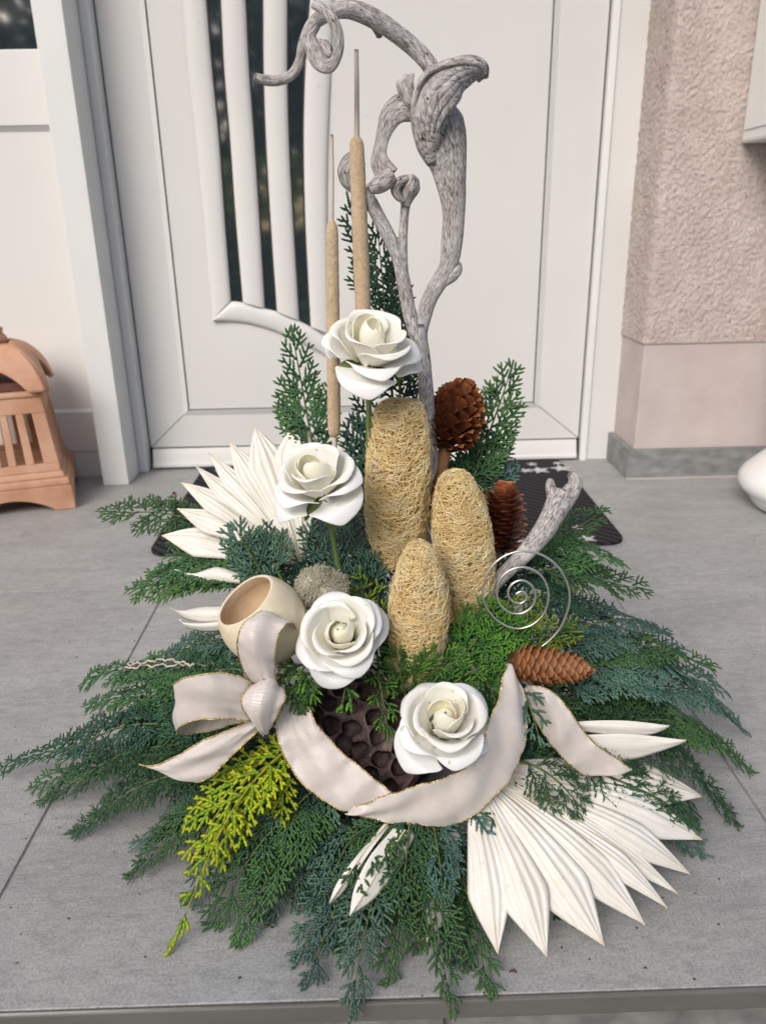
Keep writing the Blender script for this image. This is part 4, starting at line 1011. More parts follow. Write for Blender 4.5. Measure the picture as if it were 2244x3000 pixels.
def fans():
    b = P(655, 1225, 0.675)
    tips = [P(352, 1163, .70), P(383, 1103, .705), P(391, 1047, .715), P(422, 1012, .72), P(450, 983, .725), P(494, 958, .73), P(549, 926, .735), P(646, 900, .74)]
    f = palm_fan('cream white dried palm fan spread behind the left roses', b, [np.array(t) for t in tips], 0.72, 0.012, 1.40, 0.30)
    tube('petiole', [b, b + np.array([0.02, 0.01, -0.05]), np.array([0.02, 0.69, 0.08])], [0.004, 0.005, 0.005], 'palm_rib', f, 10, 8)
    g = thing('palm_leaf', 'narrow white palm leaflet upright behind the left rose', 'palm leaf', tuple(P(745, 1010, .72)))
    palm_fan('', P(738, 1080, .715), [P(749, 908, .735)], 0.45, 0.004, 1.0, parent=g) if False else None
    bm_pts = P3([(735, 1090), (742, 1010), (750, 908)], .722)
    loft_strip('leaflet', P3([(728, 1090), (728, 1005), (750, 906)], .722), P3([(748, 1090), (756, 1000), (751, 907)], .722), 0.002, 'palm_white', g, 20, 5)
    # curled lower leaflets by the gourd
    b2 = P(560, 1300, 0.63)
    f2 = thing('palm_leaf', 'curled white palm leaflets left of the gourd cup', 'palm leaf', tuple(b2))
    for A, B in (([(500, 1308, .63), (440, 1310, .64), (395, 1318, .66), (370, 1314, .665)], [(500, 1342, .62), (440, 1345, .63), (400, 1338, .655), (372, 1317, .665)]),
                 ([(500, 1338, .62), (440, 1346, .63), (400, 1345, .645), (390, 1340, .65)], [(500, 1362, .62), (450, 1366, .63), (405, 1358, .645), (391, 1342, .65)]),
                 ([(520, 1240, .64), (470, 1225, .65), (420, 1238, .66), (380, 1232, .67)], [(520, 1262, .63), (470, 1258, .64), (425, 1256, .655), (381, 1235, .67)])):
        o = loft_strip('leaflet', P3(A), P3(B), 0.006, 'palm_white', f2, 24, 9, 'sin', out=nrm((0, -.7, .6)))
        md = o.modifiers.new('s', 'SOLIDIFY'); md.thickness = 0.0006
    # right fan lying toward the viewer
    b = P(1010, 1650, 0.575)
    zt = lambda x, y, h=0.006: Z(x, y, h)
    tips = [zt(1074, 2068), zt(1178, 2074), zt(1298, 2050), zt(1384, 2004), zt(1430, 1968), zt(1449, 1937), zt(1478, 1895, .010), zt(1502, 1822, .016), zt(1499, 1733, .030)]
    f3 = palm_fan('large white dried palm fan lying over the right front tile', b, tips, 0.74, 0.030, 1.26, 0.34)
    tube('petiole', [b, np.array([0.03, 0.62, 0.08])], [0.004, 0.005], 'palm_rib', f3, 6, 8)
    b4 = P(1160, 1590, .60)
    f4 = thing('palm_leaf', 'pair of white palm leaflet tips showing between the right sprigs', 'palm leaf', tuple(b4))
    for A, B, y in (([(1215, 1563), (1270, 1558), (1340, 1557), (1400, 1562), (1443, 1569)], [(1215, 1572), (1270, 1582), (1350, 1592), (1410, 1586), (1444, 1571)], .565),
                 ([(1205, 1590), (1260, 1588), (1350, 1586), (1420, 1592), (1479, 1600)], [(1210, 1625), (1270, 1642), (1360, 1642), (1430, 1622), (1480, 1603)], .562)):
        o = loft_strip('leaflet', P3(A, y), P3(B, y), 0.0035, 'palm_white', f4, 24, 9, 'fold', out=nrm((0, -.6, .7)))
        md = o.modifiers.new('s', 'SOLIDIFY'); md.thickness = 0.0006
    # narrow leaflets in the front middle
    for lb, A, B, tip in (('rolled white palm leaflet at the front left of the ribbon', [(830, 1780, .515), (770, 1850, .49), (728, 1910, .475), (711, 1952, .468)], [(842, 1785, .515), (800, 1840, .49), (745, 1925, .475), (713, 1954, .468)], 1),
                     ('broader white palm leaflet in the front middle', [(850, 1790, .51), (800, 1850, .485), (766, 1920, .468), (755, 1980, .458)], [(900, 1800, .51), (860, 1880, .485), (812, 1940, .468), (757, 1981, .458)], 1),
                     ('white palm leaflet half hidden by a green sprig in front', [(930, 1800, .52), (918, 1900, .485), (922, 1990, .455), (921, 2036, .447)], [(1000, 1800, .52), (985, 1920, .485), (965, 1985, .462), (923, 2037, .447)], 1)):
        t = thing('palm_leaf', lb, 'palm leaf', tuple(P(*A[0])))
        o = loft_strip('leaflet', P3(A), P3(B), 0.0022, 'palm_white', t, 24, 9, 'fold', out=nrm((0, -.5, .8)))
        md = o.modifiers.new('s', 'SOLIDIFY'); md.thickness = 0.0006
        mid = (P3(A) + P3(B)) / 2 + np.array([0, -.0018, .0024])
        tube('midrib', mid, np.linspace(0.0006, 0.0003, 4), 'palm_rib', o, 14, 5, cap=False)
fans()

# ------------------------------------------------------------------ driftwood
def driftwood():
    t = thing('driftwood_vine', 'tall twisted grey driftwood vine standing behind the top rose', 'driftwood', (P(935, 1100, .70)[0], .70, 0.05))
    Y = .70
    def tb(name, pts, rad, n=60, sides=20, flat=1.0, rough=0.07, ridges=5, seed=1, upv=(0, -1, .2)):
        return tube(name, P3(pts, Y), rad, 'driftwood', t, n, sides, flat, upv, rough, ridges, seed)
    tb('trunk', [(942, 1290), (938, 1100), (926, 930), (917, 800), (908, 735), (905, 700)], [.0075, .0075, .0074, .0066, .0066, .0055], 60, 20, 1, .06, 5, 1)
    tb('branch', [(913, 760), (908, 720), (917, 680), (930, 640), (966, 578), (976, 525), (980, 450), (971, 370), (957, 310), (948, 265), (942, 235)], [.0058, .0064, .0066, .0068, .0076, .0090, .0097, .0141, .0196, .0200, .015], 120, 30, 0.55, .045, 7, 2)
    # spur on the branch
    tb('spur', [(958, 608), (975, 592), (988, 580), (993, 566)], [.005, .0065, .0048, .0012], 20, 12, .6, .08, 4, 3)
    # folded hood that crowns the branch
    outer = [(932, 352, .700), (910, 318, .697), (897, 262, .690), (899, 215, .684), (914, 172, .680), (945, 148, .678), (985, 134, .680), (1020, 130, .684), (1044, 143, .690), (1045, 165, .697)]
    inner = [(936, 352, .700), (944, 320, .694), (952, 282, .684), (962, 258, .680), (976, 240, .680), (988, 222, .682), (992, 198, .686), (1008, 178, .690), (1026, 162, .694), (1037, 166, .698)]
    o = loft_strip('hood', P3(outer), P3(inner), .006, 'driftwood', t, 90, 40, 'sin', out=nrm((-.1, -1, .15)))
    me = o.data; n = len(me.vertices); co = np.empty(n * 3, np.float32); me.vertices.foreach_get('co', co); co = co.reshape(-1, 3)
    q = np.tile(np.linspace(0, 1, 40), 90)
    co[:, 1] += 0.0005 * np.sin(q * 40 + np.repeat(np.linspace(0, 4, 90), 40)) + 0.0002 * np.sin(q * 83 + 2)
    me.vertices.foreach_set('co', co.ravel()); me.update()
    md = o.modifiers.new('s', 'SOLIDIFY'); md.thickness = .004; md.offset = -1
    # rolled lip along the hood's crown
    tb('hood_lip', [(900, 250, .684), (899, 205, .676), (918, 162, .671), (962, 140, .671), (1006, 134, .675), (1036, 140, .681), (1046, 156, .688)], [.0012, .0015, .0018, .0018, .0018, .0022, .0026], 50, 12, .8, .06, 4, 5)
    # arc to the left
    tb('tendril', [(945, 175, .70), (925, 135, .70), (890, 98, .70), (850, 66, .695), (810, 40, .69), (770, 22, .685), (735, 20, .68), (700, 32, .675), (672, 55, .67), (656, 92, .668), (648, 130, .668), (630, 160, .666), (600, 173, .664), (570, 171, .662), (550, 163, .660)],
       [.0060, .0066, .0066, .0068, .0070, .0068, .0060, .0054, .0046, .0040, .0037, .0036, .0037, .0037, .0026], 140, 20, .85, .07, 5, 6)
    tb('curl', [(678, 6, .655), (702, 20, .652), (722, 48, .650), (732, 85, .650), (728, 120, .652), (712, 142, .656), (692, 134, .660), (676, 105, .664), (668, 75, .668), (680, 52, .67)],
       [.0036, .0040, .0040, .0038, .0038, .0050, .0062, .0058, .0052, .0046], 110, 18, .6, .07, 4, 7)
    tb('curl_tip', [(718, 108, .662), (710, 112, .664), (702, 100, .666), (694, 92, .668), (700, 90, .670)], [.0028, .0042, .0046, .0040, .002], 24, 12, .7, .12, 4, 8)
    tb('spur', [(812, 52), (818, 68), (819, 80)], [.0045, .0035, .0022], 14, 10, .9, .1, 3, 9)
    # left twig to the shell shaped curl
    tb('branch', [(902, 730), (886, 680), (872, 610), (862, 562), (840, 510), (815, 462), (795, 425), (782, 410)], [.0066, .0062, .0060, .0056, .0058, .0058, .0054, .0042], 80, 20, .9, .07, 5, 10)
    o = loft_strip('curl', P3([(776, 322, .722), (756, 326, .722), (738, 342, .722), (729, 368, .722), (736, 396, .722), (752, 412, .722), (776, 428, .722)]), P3([(778, 340, .720), (776, 346, .720), (775, 356, .720), (775, 370, .720), (776, 384, .720), (778, 396, .720), (782, 420, .720)]), .012, 'driftwood', t, 50, 22, 'sin')
    o.modifiers.new('s', 'SOLIDIFY').thickness = .003
    # thin twig with a knob
    tb('branch', [(884, 690), (878, 640), (872, 580), (871, 510), (875, 455), (880, 425)], [.0036, .0042, .0039, .0037, .0037, .0046], 60, 16, .9, .07, 4, 12)
    tb('knob', [(876, 442, .697), (879, 424, .696), (884, 404, .695), (888, 388, .695), (890, 378, .696)], [.0040, .0062, .0088, .0072, .0030], 40, 20, .9, .14, 5, 13)
    tb('knob_curl', [(872, 432, .692), (861, 424, .690), (855, 410, .690), (860, 396, .689), (872, 388, .689), (882, 384, .690)], [.0022, .0034, .0042, .0042, .0040, .0030], 40, 14, .9, .12, 4, 18)
    # ribbon like strip hanging from the hood to a rolled cone
    tb('strip', [(918, 240, .703), (893, 232, .702), (868, 232, .70), (846, 250, .698), (830, 285, .696), (821, 322, .694), (822, 350, .692), (838, 378, .69)], [.010, .0105, .0110, .0092, .0062, .0055, .0080, .0095], 90, 22, .30, .08, 6, 14)
    tb('strip_roll', [(846, 377, .688), (832, 388, .686), (815, 400, .685), (797, 408, .684)], [.0066, .0076, .0068, .0040], 40, 22, .9, .08, 3, 15)
    tb('crest', [(905, 220, .70), (885, 205, .698), (872, 188, .697), (868, 176, .697), (880, 170, .698), (890, 178, .70)], [.0085, .0075, .0055, .0042, .0040, .003], 40, 16, .6, .14, 5, 16)
    tb('bark_strip', [(893, 158, .69), (886, 175, .688), (889, 195, .69), (890, 212, .692)], [.0012, .0028, .0022, .0006], 20, 8, .25, .05, 3, 17)
    # second piece, forked, on the right
    g = thing('driftwood_stick', 'short forked grey driftwood stick behind the wire spiral', 'driftwood', tuple(P(1045, 1295, .645)))
    def tg(name, pts, rad, n=70, sides=24, flat=.8, rough=.06, ridges=7, seed=1):
        return tube(name, P3(pts), rad, 'driftwood', g, n, sides, flat, (0, -1, .2), rough, ridges, seed)
    tg('shaft', [(960, 1410, .655), (1000, 1355, .648), (1035, 1308, .645), (1075, 1255, .648), (1125, 1205, .66), (1165, 1160, .67), (1190, 1120, .68), (1208, 1085, .69), (1217, 1062, .695)], [.0045, .0052, .0056, .0066, .0080, .0098, .0110, .0122, .0110], 100, 26, .7, .05, 8, 21)
    tg('prong', [(1200, 1095, .688), (1192, 1065, .692), (1189, 1045, .695), (1191, 1035, .697)], [.0068, .0056, .0046, .0026], 26, 14, .7, .09, 4, 22)
    tg('prong', [(1216, 1090, .69), (1232, 1066, .694), (1243, 1046, .698), (1238, 1032, .70), (1230, 1024, .70)], [.0088, .0086, .0070, .0056, .003], 36, 16, .7, .09, 5, 23)
driftwood()

# ------------------------------------------------------------------ cattails
def cattail(label, stem_px, spike_px, top_px, Y, r, rs):
    t = thing('cattail', label, 'cattail', tuple(P(*stem_px[0], Y)), 'cattails')
    a, b = P(*spike_px[0], Y), P(*spike_px[1], Y)
    L = np.linalg.norm(b - a); u = np.array([0, .008, .025, .06, .3, .6, .9, .965, .99, 1.0]); rr = np.array([.25, .70, .92, 1, 1.04, 1.0, .93, .86, .55, .2]) * r
    prof = np.c_[rr, u * L]; uu = np.linspace(0, 1, 90); pr = np.c_[np.interp(uu, u, rr), uu * L]
    o = lathe('spike', pr, a, b - a, 'cattail_velvet', t, 26, 0.02, 3)
    me = o.data; n = len(me.vertices); co = np.empty(n * 3, np.float32); me.vertices.foreach_get('co', co)
    co += np.random.default_rng(5).normal(0, .00012, n * 3).astype(np.float32); me.vertices.foreach_set('co', co)
    tube('stem', P3(stem_px, Y), [.0024] * len(stem_px), 'dry_stalk', t, 16, 8)
    tube('spike_tip', P3(top_px, Y), list(np.linspace(rs, rs * .72, len(top_px))), 'dry_stalk', t, 24, 8, rough=.06)
cattail('tall tan cattail standing above the top rose', [(806, 1060), (796, 860), (786, 670)], [(786, 715), (770, 292)], [(771, 300), (771, 200), (770, 106)], .695, .0066, .0023)
cattail('shorter tan cattail left of the top rose', [(727, 1080), (724, 1000), (722, 930)], [(722, 945), (717, 474)], [(717, 480), (718, 385), (717, 290)], .685, .0057, .0017)

# ------------------------------------------------------------------ foam roses
def rose(label, px, py, Y, R, axis, seed, spin=0.0, stem_to=None, open_=1.0):
    c = P(px, py, Y); axis = nrm(axis)
    a = np.array([1.0, 0, 0]); e1 = nrm(a - axis * (a @ axis)); e2 = np.cross(axis, e1)
    t = thing('foam_rose', label, 'rose', tuple(c), 'white foam roses')
    rg = random.Random(seed); k = R / 0.040
    def petal(th, half, r_in, r_out, h, lip, drop, mat, close=0.0, nu=25, nv=20, skew=0.0022, point=0.10, zoff=0.0, thick=.0009, side=.5):
        """cupped petal; close > 0 draws the top in over the heart, lip rolls the rim outward, drop bends it down"""
        V = []
        tilt = rg.uniform(-.0015, .0015); wav = rg.uniform(0, 6.28); notch = rg.uniform(-.3, .3); hh = h * rg.uniform(.94, 1.06)
        for i in range(nu):
            u = -1 + 2 * i / (nu - 1)
            vmax = 1 - 0.46 * abs(u) ** 2.6 + point * .45 * max(0, 1 - abs(u - notch) * 2.2) ** 1.6
            for j in range(nv):
                v = j / (nv - 1) * vmax
                w = half * (0.40 + 0.60 * min(1, v / 0.55) ** 0.8)
                r = r_in + (r_out - r_in) * math.sin(min(v, 1.0) * math.pi / 2) ** 0.85 - close * max(0, v - .45) ** 1.6
                zz = hh * (1 - (1 - min(v, 1.0)) ** 1.45)
                x = max(0.0, v - 0.76) / 0.30
                r += lip * x ** 1.6
                zz -= lip * drop * x ** 2.2
                sx = max(0.0, abs(u) - 0.62) / .38
                r += sx ** 1.8 * lip * side * (0.3 + v)
                r += skew * u * (0.4 + v)
                zz += tilt * u + zoff + .0006 * math.sin(3 * u + wav) * v
                aa = th + u * w
                V.append(c + k * (r * (math.cos(aa) * e1 + math.sin(aa) * e2) + (zz - 0.012) * axis))
        o = part('petal', mesh_np('petal', np.array(V), grid_faces(nu, nv)), mat, t)
        md = o.modifiers.new('s', 'SOLIDIFY'); md.thickness = thick; md.offset = 0
        sb = o.modifiers.new('u', 'SUBSURF'); sb.levels = 1; sb.render_levels = 1
        return o
    # heart: a closed bud with one petal folded across it
    o = lathe('bud', [(k * .0085 * math.sin(a_) ** .8, k * (.003 - .0145 * math.cos(a_))) for a_ in np.linspace(.05, 3.09, 14)], c, axis, 'petal_heart', t, 20, .05, seed)
    th = spin + 0.5
    for i in range(2): petal(th + i * 3.0 + rg.uniform(-.2, .2), 1.65, .0075, .0118 + .0012 * i, .0355 - .0010 * i, .0006, .2, 'petal_heart', close=.0185, point=.05, skew=.0030, side=.3)
    petal(th + 1.6, 1.30, .0080, .0158, .0355, .0020, .4, 'petal_heart', close=.010, point=.10, skew=.003)
    for i in range(3): petal(th + .9 + i * 2.09 + rg.uniform(-.3, .3), 1.12, .0085, .0205 + .0012 * i, .0345 - .0020 * i, .0052 * open_, .5, 'petal_mid', point=.08, skew=.0028, side=.4)
    for i in range(3): petal(th + .1 + i * 2.09 + rg.uniform(-.35, .35), 1.08, .0085, .0268 + .0012 * i, .0310 - .0025 * i, .0074 * open_, .65, 'petal_mid', point=.10, skew=.0028, side=.35)
    for i in range(4): petal(th + .7 + i * 1.571 + rg.uniform(-.25, .25), .95, .0080, .0325 + .002 * rg.random(), .0200 + rg.uniform(-.005, .004), .0088 * open_, .9, 'petal_outer', point=.12, zoff=-.001, side=.2)
    for i in range(3): petal(th + 1.6 + i * 2.09 + rg.uniform(-.3, .3), .95, .0060, .0375, .0045, .0080, 1.6, 'petal_outer', point=.10, zoff=-.003, side=.1)
    # calyx
    for i in range(5):
        aa = th + i * 1.2566; L = .025; pts = []; VV = []
        d = math.cos(aa) * e1 + math.sin(aa) * e2; s = np.cross(axis, d)
        for j in range(9):
            u = j / 8; p = c + k * (d * (.006 + L * u) + axis * (-.016 + .012 * u - .016 * u * u))
            w = k * .0072 * math.sin(math.pi * min(1, .18 + u * .82)) ** .8
            VV += [p - s * w, p - axis * .0008, p + s * w]
        o = part('sepal', mesh_np('sepal', np.array(VV), grid_faces(9, 3)), 'sepal', t); o.modifiers.new('s', 'SOLIDIFY').thickness = .0008
    lathe('calyx', [(0.0, -.024 * k), (.003 * k, -.024 * k), (.006 * k, -.018 * k), (.010 * k, -.012 * k), (.012 * k, -.004 * k)], c, axis, 'sepal', t, 16)
    base = c - axis * .022 * k
    if stem_to is not None: tube('stem', [base, base * .75 + np.asarray(stem_to) * .25 - axis * .012, np.asarray(stem_to)], [.0024, .0023, .0023], 'rose_stem', t, 14, 8)
def ax(c, r, u, f):   # towards right, up, viewer
    return nrm(np.array([1.0, 0, 0]) * r + np.array([0, 0, 1.0]) * u + np.array([0, -1.0, 0]) * f)
rose('white rose at the top below the cattails', 803, 752, .640, .0405, ax(0, .08, .92, .38), 11, 0.3, P(796, 1060, .675))
rose('white rose at the left in front of the palm fan', 686, 1036, .600, .0385, ax(0, -.18, .93, .34), 23, 1.2, P(736, 1250, .635))
rose('white rose above the lotus pod, beside the bow', 736, 1372, .555, .0375, ax(0, -.10, .70, .70), 37, 2.3, P(790, 1470, .62))
rose('lowest white rose lying on the ribbon band', 958, 1562, .525, .0400, ax(0, .05, .88, .46), 41, 3.9, P(930, 1620, .60))

# ------------------------------------------------------------------ luffas
def luffa(label, pts, rad, seed, nf=1500):
    pts = np.asarray(pts); t = thing('luffa', label, 'luffa gourd', tuple(pts[0]), 'dried luffas')
    S = spline(np.c_[pts, rad], 60); C = S[:, :3]; R_ = np.maximum(S[:, 3], .0008)
    T = np.gradient(C, axis=0); T /= np.linalg.norm(T, axis=1)[:, None]
    up = np.array([0, -1.0, .2]); N = np.array([nrm(up - x * (up @ x)) for x in T]); B = np.cross(T, N)
    s = np.r_[0, np.cumsum(np.linalg.norm(np.diff(C, axis=0), axis=1))]; Ls = s[-1]
    def surf(sv, th, off):
        sv = np.clip(sv, 0, Ls); f = lambda X: np.stack([np.interp(sv, s, X[:, i]) for i in range(3)], -1)
        lob = 1 + .035 * np.sin(3 * th + 1.0) + .025 * np.sin(7 * th + sv * 30)
        r = np.interp(sv, s, R_) * lob + off
        return f(C) + r[..., None] * (np.cos(th)[..., None] * f(B) + np.sin(th)[..., None] * f(N))
    tube('stick', [pts[0] + (pts[1] - pts[0]) * .3, pts[0], np.array([pts[0][0] * .6, .69, .085])], [.003, .003, .003], 'dry_stalk', t, 10, 8)
    sg, tg = np.meshgrid(np.linspace(0, Ls, 70), np.linspace(0, 2 * math.pi, 40, endpoint=False), indexing='ij')
    part('core', mesh_np('core', surf(sg, tg, -.0036).reshape(-1, 3), grid_faces(70, 40, closed_v=True)), 'luffa_core', t)
    rg = np.random.default_rng(seed); V = []; m = 6; nf = int(nf * 1.1)
    th0 = rg.uniform(0, 2 * math.pi, nf)
    s0 = np.interp(rg.random(nf), np.r_[0, np.cumsum(R_)] [:60] / np.cumsum(R_)[-1], s)
    Rm = R_.max()
    lng = rg.uniform(.008, .024, nf); an = np.where(rg.random(nf) < .68, rg.normal(0, .38, nf), rg.normal(1.57, .6, nf))
    cur = rg.normal(0, 1.1, nf); q = np.linspace(-.5, .5, m)
    A_ = an[:, None] + cur[:, None] * q[None]
    ds = np.sin(A_) * lng[:, None] / (m - 1); dt = np.cos(A_) * lng[:, None] / (m - 1)
    ss = s0[:, None] + np.cumsum(ds, 1) - ds.sum(1)[:, None] / 2
    rl = np.interp(s0, s, R_)[:, None] + .002
    tt = th0[:, None] + (np.cumsum(dt, 1) - dt.sum(1)[:, None] / 2) / rl
    of = rg.uniform(-.0026, .0014, nf)[:, None] + .0009 * np.sin(q[None] * 6 + rg.uniform(0, 6, nf)[:, None])
    of[rg.random(nf) < .04] += np.linspace(0, .003, m)
    PT = surf(ss, tt, of)                                           # nf, m, 3
    D = np.gradient(PT, axis=1); D /= np.linalg.norm(D, axis=2)[..., None] + 1e-9
    cen = np.stack([np.interp(np.clip(ss, 0, Ls), s, C[:, i]) for i in range(3)], -1)
    No = PT - cen; No /= np.linalg.norm(No, axis=2)[..., None] + 1e-9
    Sd = np.cross(D, No); r = (rg.uniform(.00021, .00036, nf))[:, None, None]
    ring = np.stack([PT + Sd * r, PT + No * r, PT - Sd * r], 2)   # nf, m, 3, 3
    F = grid_faces(m, 3, closed_v=True); F = (np.arange(nf) * m * 3)[:, None, None] + F[None]
    o = part('fibre_net', mesh_np('fibre_net', ring.reshape(-1, 3), F.reshape(-1, 4)), 'luffa_fibre', t); o['kind'] = 'stuff'
luffa('tallest pale yellow luffa standing below the top rose', P3([(862, 1215), (855, 1130), (857, 1040), (862, 960), (862, 890), (860, 868), (860, 860)], .665), [.0205, .0268, .0284, .0270, .0215, .0160, .002], 1, 4600)
luffa('right luffa of the three leaning behind the small one', P3([(1010, 1338), (1010, 1260), (1000, 1180), (990, 1100), (984, 1040), (983, 1022), (983, 1014)], .645), [.0150, .0225, .0258, .0232, .0150, .0095, .002], 2, 4000)
luffa('shortest luffa in front of the other two', P3([(893, 1478), (897, 1420), (902, 1340), (905, 1270), (907, 1205), (908, 1180), (908, 1168)], .600), [.0120, .0208, .0254, .0232, .0150, .0095, .002], 3, 3800)

# ------------------------------------------------------------------ cones
def cone_scale(kind):
    nu, nv = 7, 8; V = []; tp = []
    for i in range(nu):
        u = -1 + 2 * i / (nu - 1)
        for j in range(nv):
            v = j / (nv - 1)
            w = {'rose': .55 * (.35 + .65 * v ** .7) * (1 - max(0, v - .8) * 1.2), 'plate': .62 * (.45 + .55 * v ** .6) * (1 - max(0, v - .72) * .9), 'tile': .52 * (.5 + .6 * math.sin(min(v, 1) * 2.0)) * (1 - max(0, v - .62) ** 1.2 * 1.3)}[kind]
            e = .10 * (u * u) * v
            y = v - e * (1.2 if kind != 'tile' else 2.2)
            zc = .16 * u * u * (.4 + v)
            out = {'rose': .30 * v ** 2.4 + .05 * math.sin(u * 5) * v, 'plate': .34 * v ** 1.8, 'tile': .12 * v ** 2}[kind]
            V.append((u * w, y, out + (zc if kind == 'rose' else -zc * .8))); tp.append(v ** 2)
    return np.array(V), grid_faces(nu, nv), np.array(tp)
def cone(label, a, b, prof, kind, mat, n, size, tilt, group='cones of the arrangement', seed=0, stem=None):
    """scales set in a spiral from a (foot) to b (tip)"""
    a = np.asarray(a); b = np.asarray(b); L = np.linalg.norm(b - a); axs = (b - a) / L
    e1 = nrm(np.cross(axs, [0.3, 0.2, 1.0])); e2 = np.cross(axs, e1)
    t = thing('conifer_cone', label, 'cone', tuple(a), group); rg = random.Random(seed)
    pr = np.array(prof)
    lathe('core', [(max(.001, np.interp(u, pr[:, 0], pr[:, 1]) * .62), u * L * .97) for u in np.linspace(0, 1, 16)] + [(0.0003, L * .97)], a, axs, mat, t, 16)
    V, F, tp = cone_scale(kind)
    me = mesh_np('scale', V, F, tip=tp); me.materials.append(MATS[mat])
    for i in range(n):
        u = (i + .5) / n; th = i * 2.39996
        r = np.interp(u, pr[:, 0], pr[:, 1]); rad = math.cos(th) * e1 + math.sin(th) * e2
        sl = (np.interp(u + .03, pr[:, 0], pr[:, 1]) - np.interp(u - .03, pr[:, 0], pr[:, 1])) / (.06 * L)
        sz = size * (.62 + .38 * min(1, r / pr[:, 1].max())) * rg.uniform(.92, 1.08)
        tl = tilt + rg.uniform(-.10, .10) + (0.0 if u < .9 else -.25)
        yv = nrm(axs * math.cos(tl) + rad * (math.sin(tl) + sl * .6)); xv = nrm(np.cross(yv, rad)); zv = np.cross(xv, yv)
        pos = a + axs * (u * L - sz * .45) + rad * r * .60
        o = bpy.data.objects.new('scale', me); link(o, t)
        m = Matrix.Identity(4)
        for q in range(3):
            m[q][0] = xv[q] * sz; m[q][1] = yv[q] * sz; m[q][2] = zv[q] * sz; m[q][3] = pos[q] - a[q]
        o.matrix_local = m
    if stem is not None: tube('stem', stem[0], stem[1], 'cone_stem', t, 24, 10, rough=.10, ridges=3)
    return t
c1a, c1b = P(966, 962, .705), P(1002, 832, .715)
cone('dark brown open cone on a thick stalk, topmost of the three', c1a, c1b, [(0, .009), (.12, .0165), (.35, .0225), (.6, .0228), (.85, .0170), (1, .008)], 'rose', 'cone_dark', 92, .0165, .48, seed=1,
     stem=([P(935, 1110, .69), P(945, 1050, .695), P(955, 1000, .70), P(968, 950, .706)], [.0052, .0058, .0066, .0060]))
cone('reddish cone right of the luffas beside the doormat', P(1078, 1180, .695), P(1090, 1050, .705), [(0, .013), (.15, .0175), (.4, .0192), (.7, .0176), (.9, .0130), (1, .007)], 'plate', 'cone_red', 100, .0145, .80, seed=2, stem=([P(1078, 1185, .695), P(1050, 1260, .69), np.array([.03, .70, .09])], [.003, .003, .003]))
cone('honey brown spruce cone lying under the wire spiral', P(1108, 1432, .585), P(1275, 1448, .57), [(0, .0115), (.2, .0180), (.5, .0192), (.8, .0150), (.95, .0085), (1, .0045)], 'tile', 'cone_honey', 130, .0140, .30, seed=3)

# ------------------------------------------------------------------ gourd cup, lotus pod, moss, wire
def gourd():
    c = P(566, 1336, .588)
    n = nrm(-.56 * np.array([1.0, 0, 0]) + .62 * UP + .46 * tocam(c))
    t = thing('gourd_cup', 'cream dried gourd cup open to the upper left', 'gourd cup', tuple(c))
    R = .0365; prof = []
    for a in np.linspace(180, 52, 22):
        prof.append((R * math.sin(math.radians(a)) * 1.0, R * math.cos(math.radians(a)) * 1.12 - .002))
    r_, h_ = prof[-1]
    prof += [(r_ - .0012, h_ + .0012), (r_ - .0030, h_ + .0004)]
    lathe('shell', prof, c, n, 'gourd_skin', t, 56, .02, 4)
    pi_ = [(r_ - .0030, h_ + .0003)] + [((R - .004) * math.sin(math.radians(a)), (R - .004) * math.cos(math.radians(a)) * 1.12 - .002) for a in np.linspace(56, 178, 20)]
    lathe('inside', pi_, c, n, 'gourd_inside', t, 56, .02, 4)
    tube('stick', [c - n * .040, c - n * .055 + np.array([.02, .03, -.02]), np.array([-.03, .67, .08])], [.003, .003, .003], 'dry_stalk', t, 12, 8)
gourd()

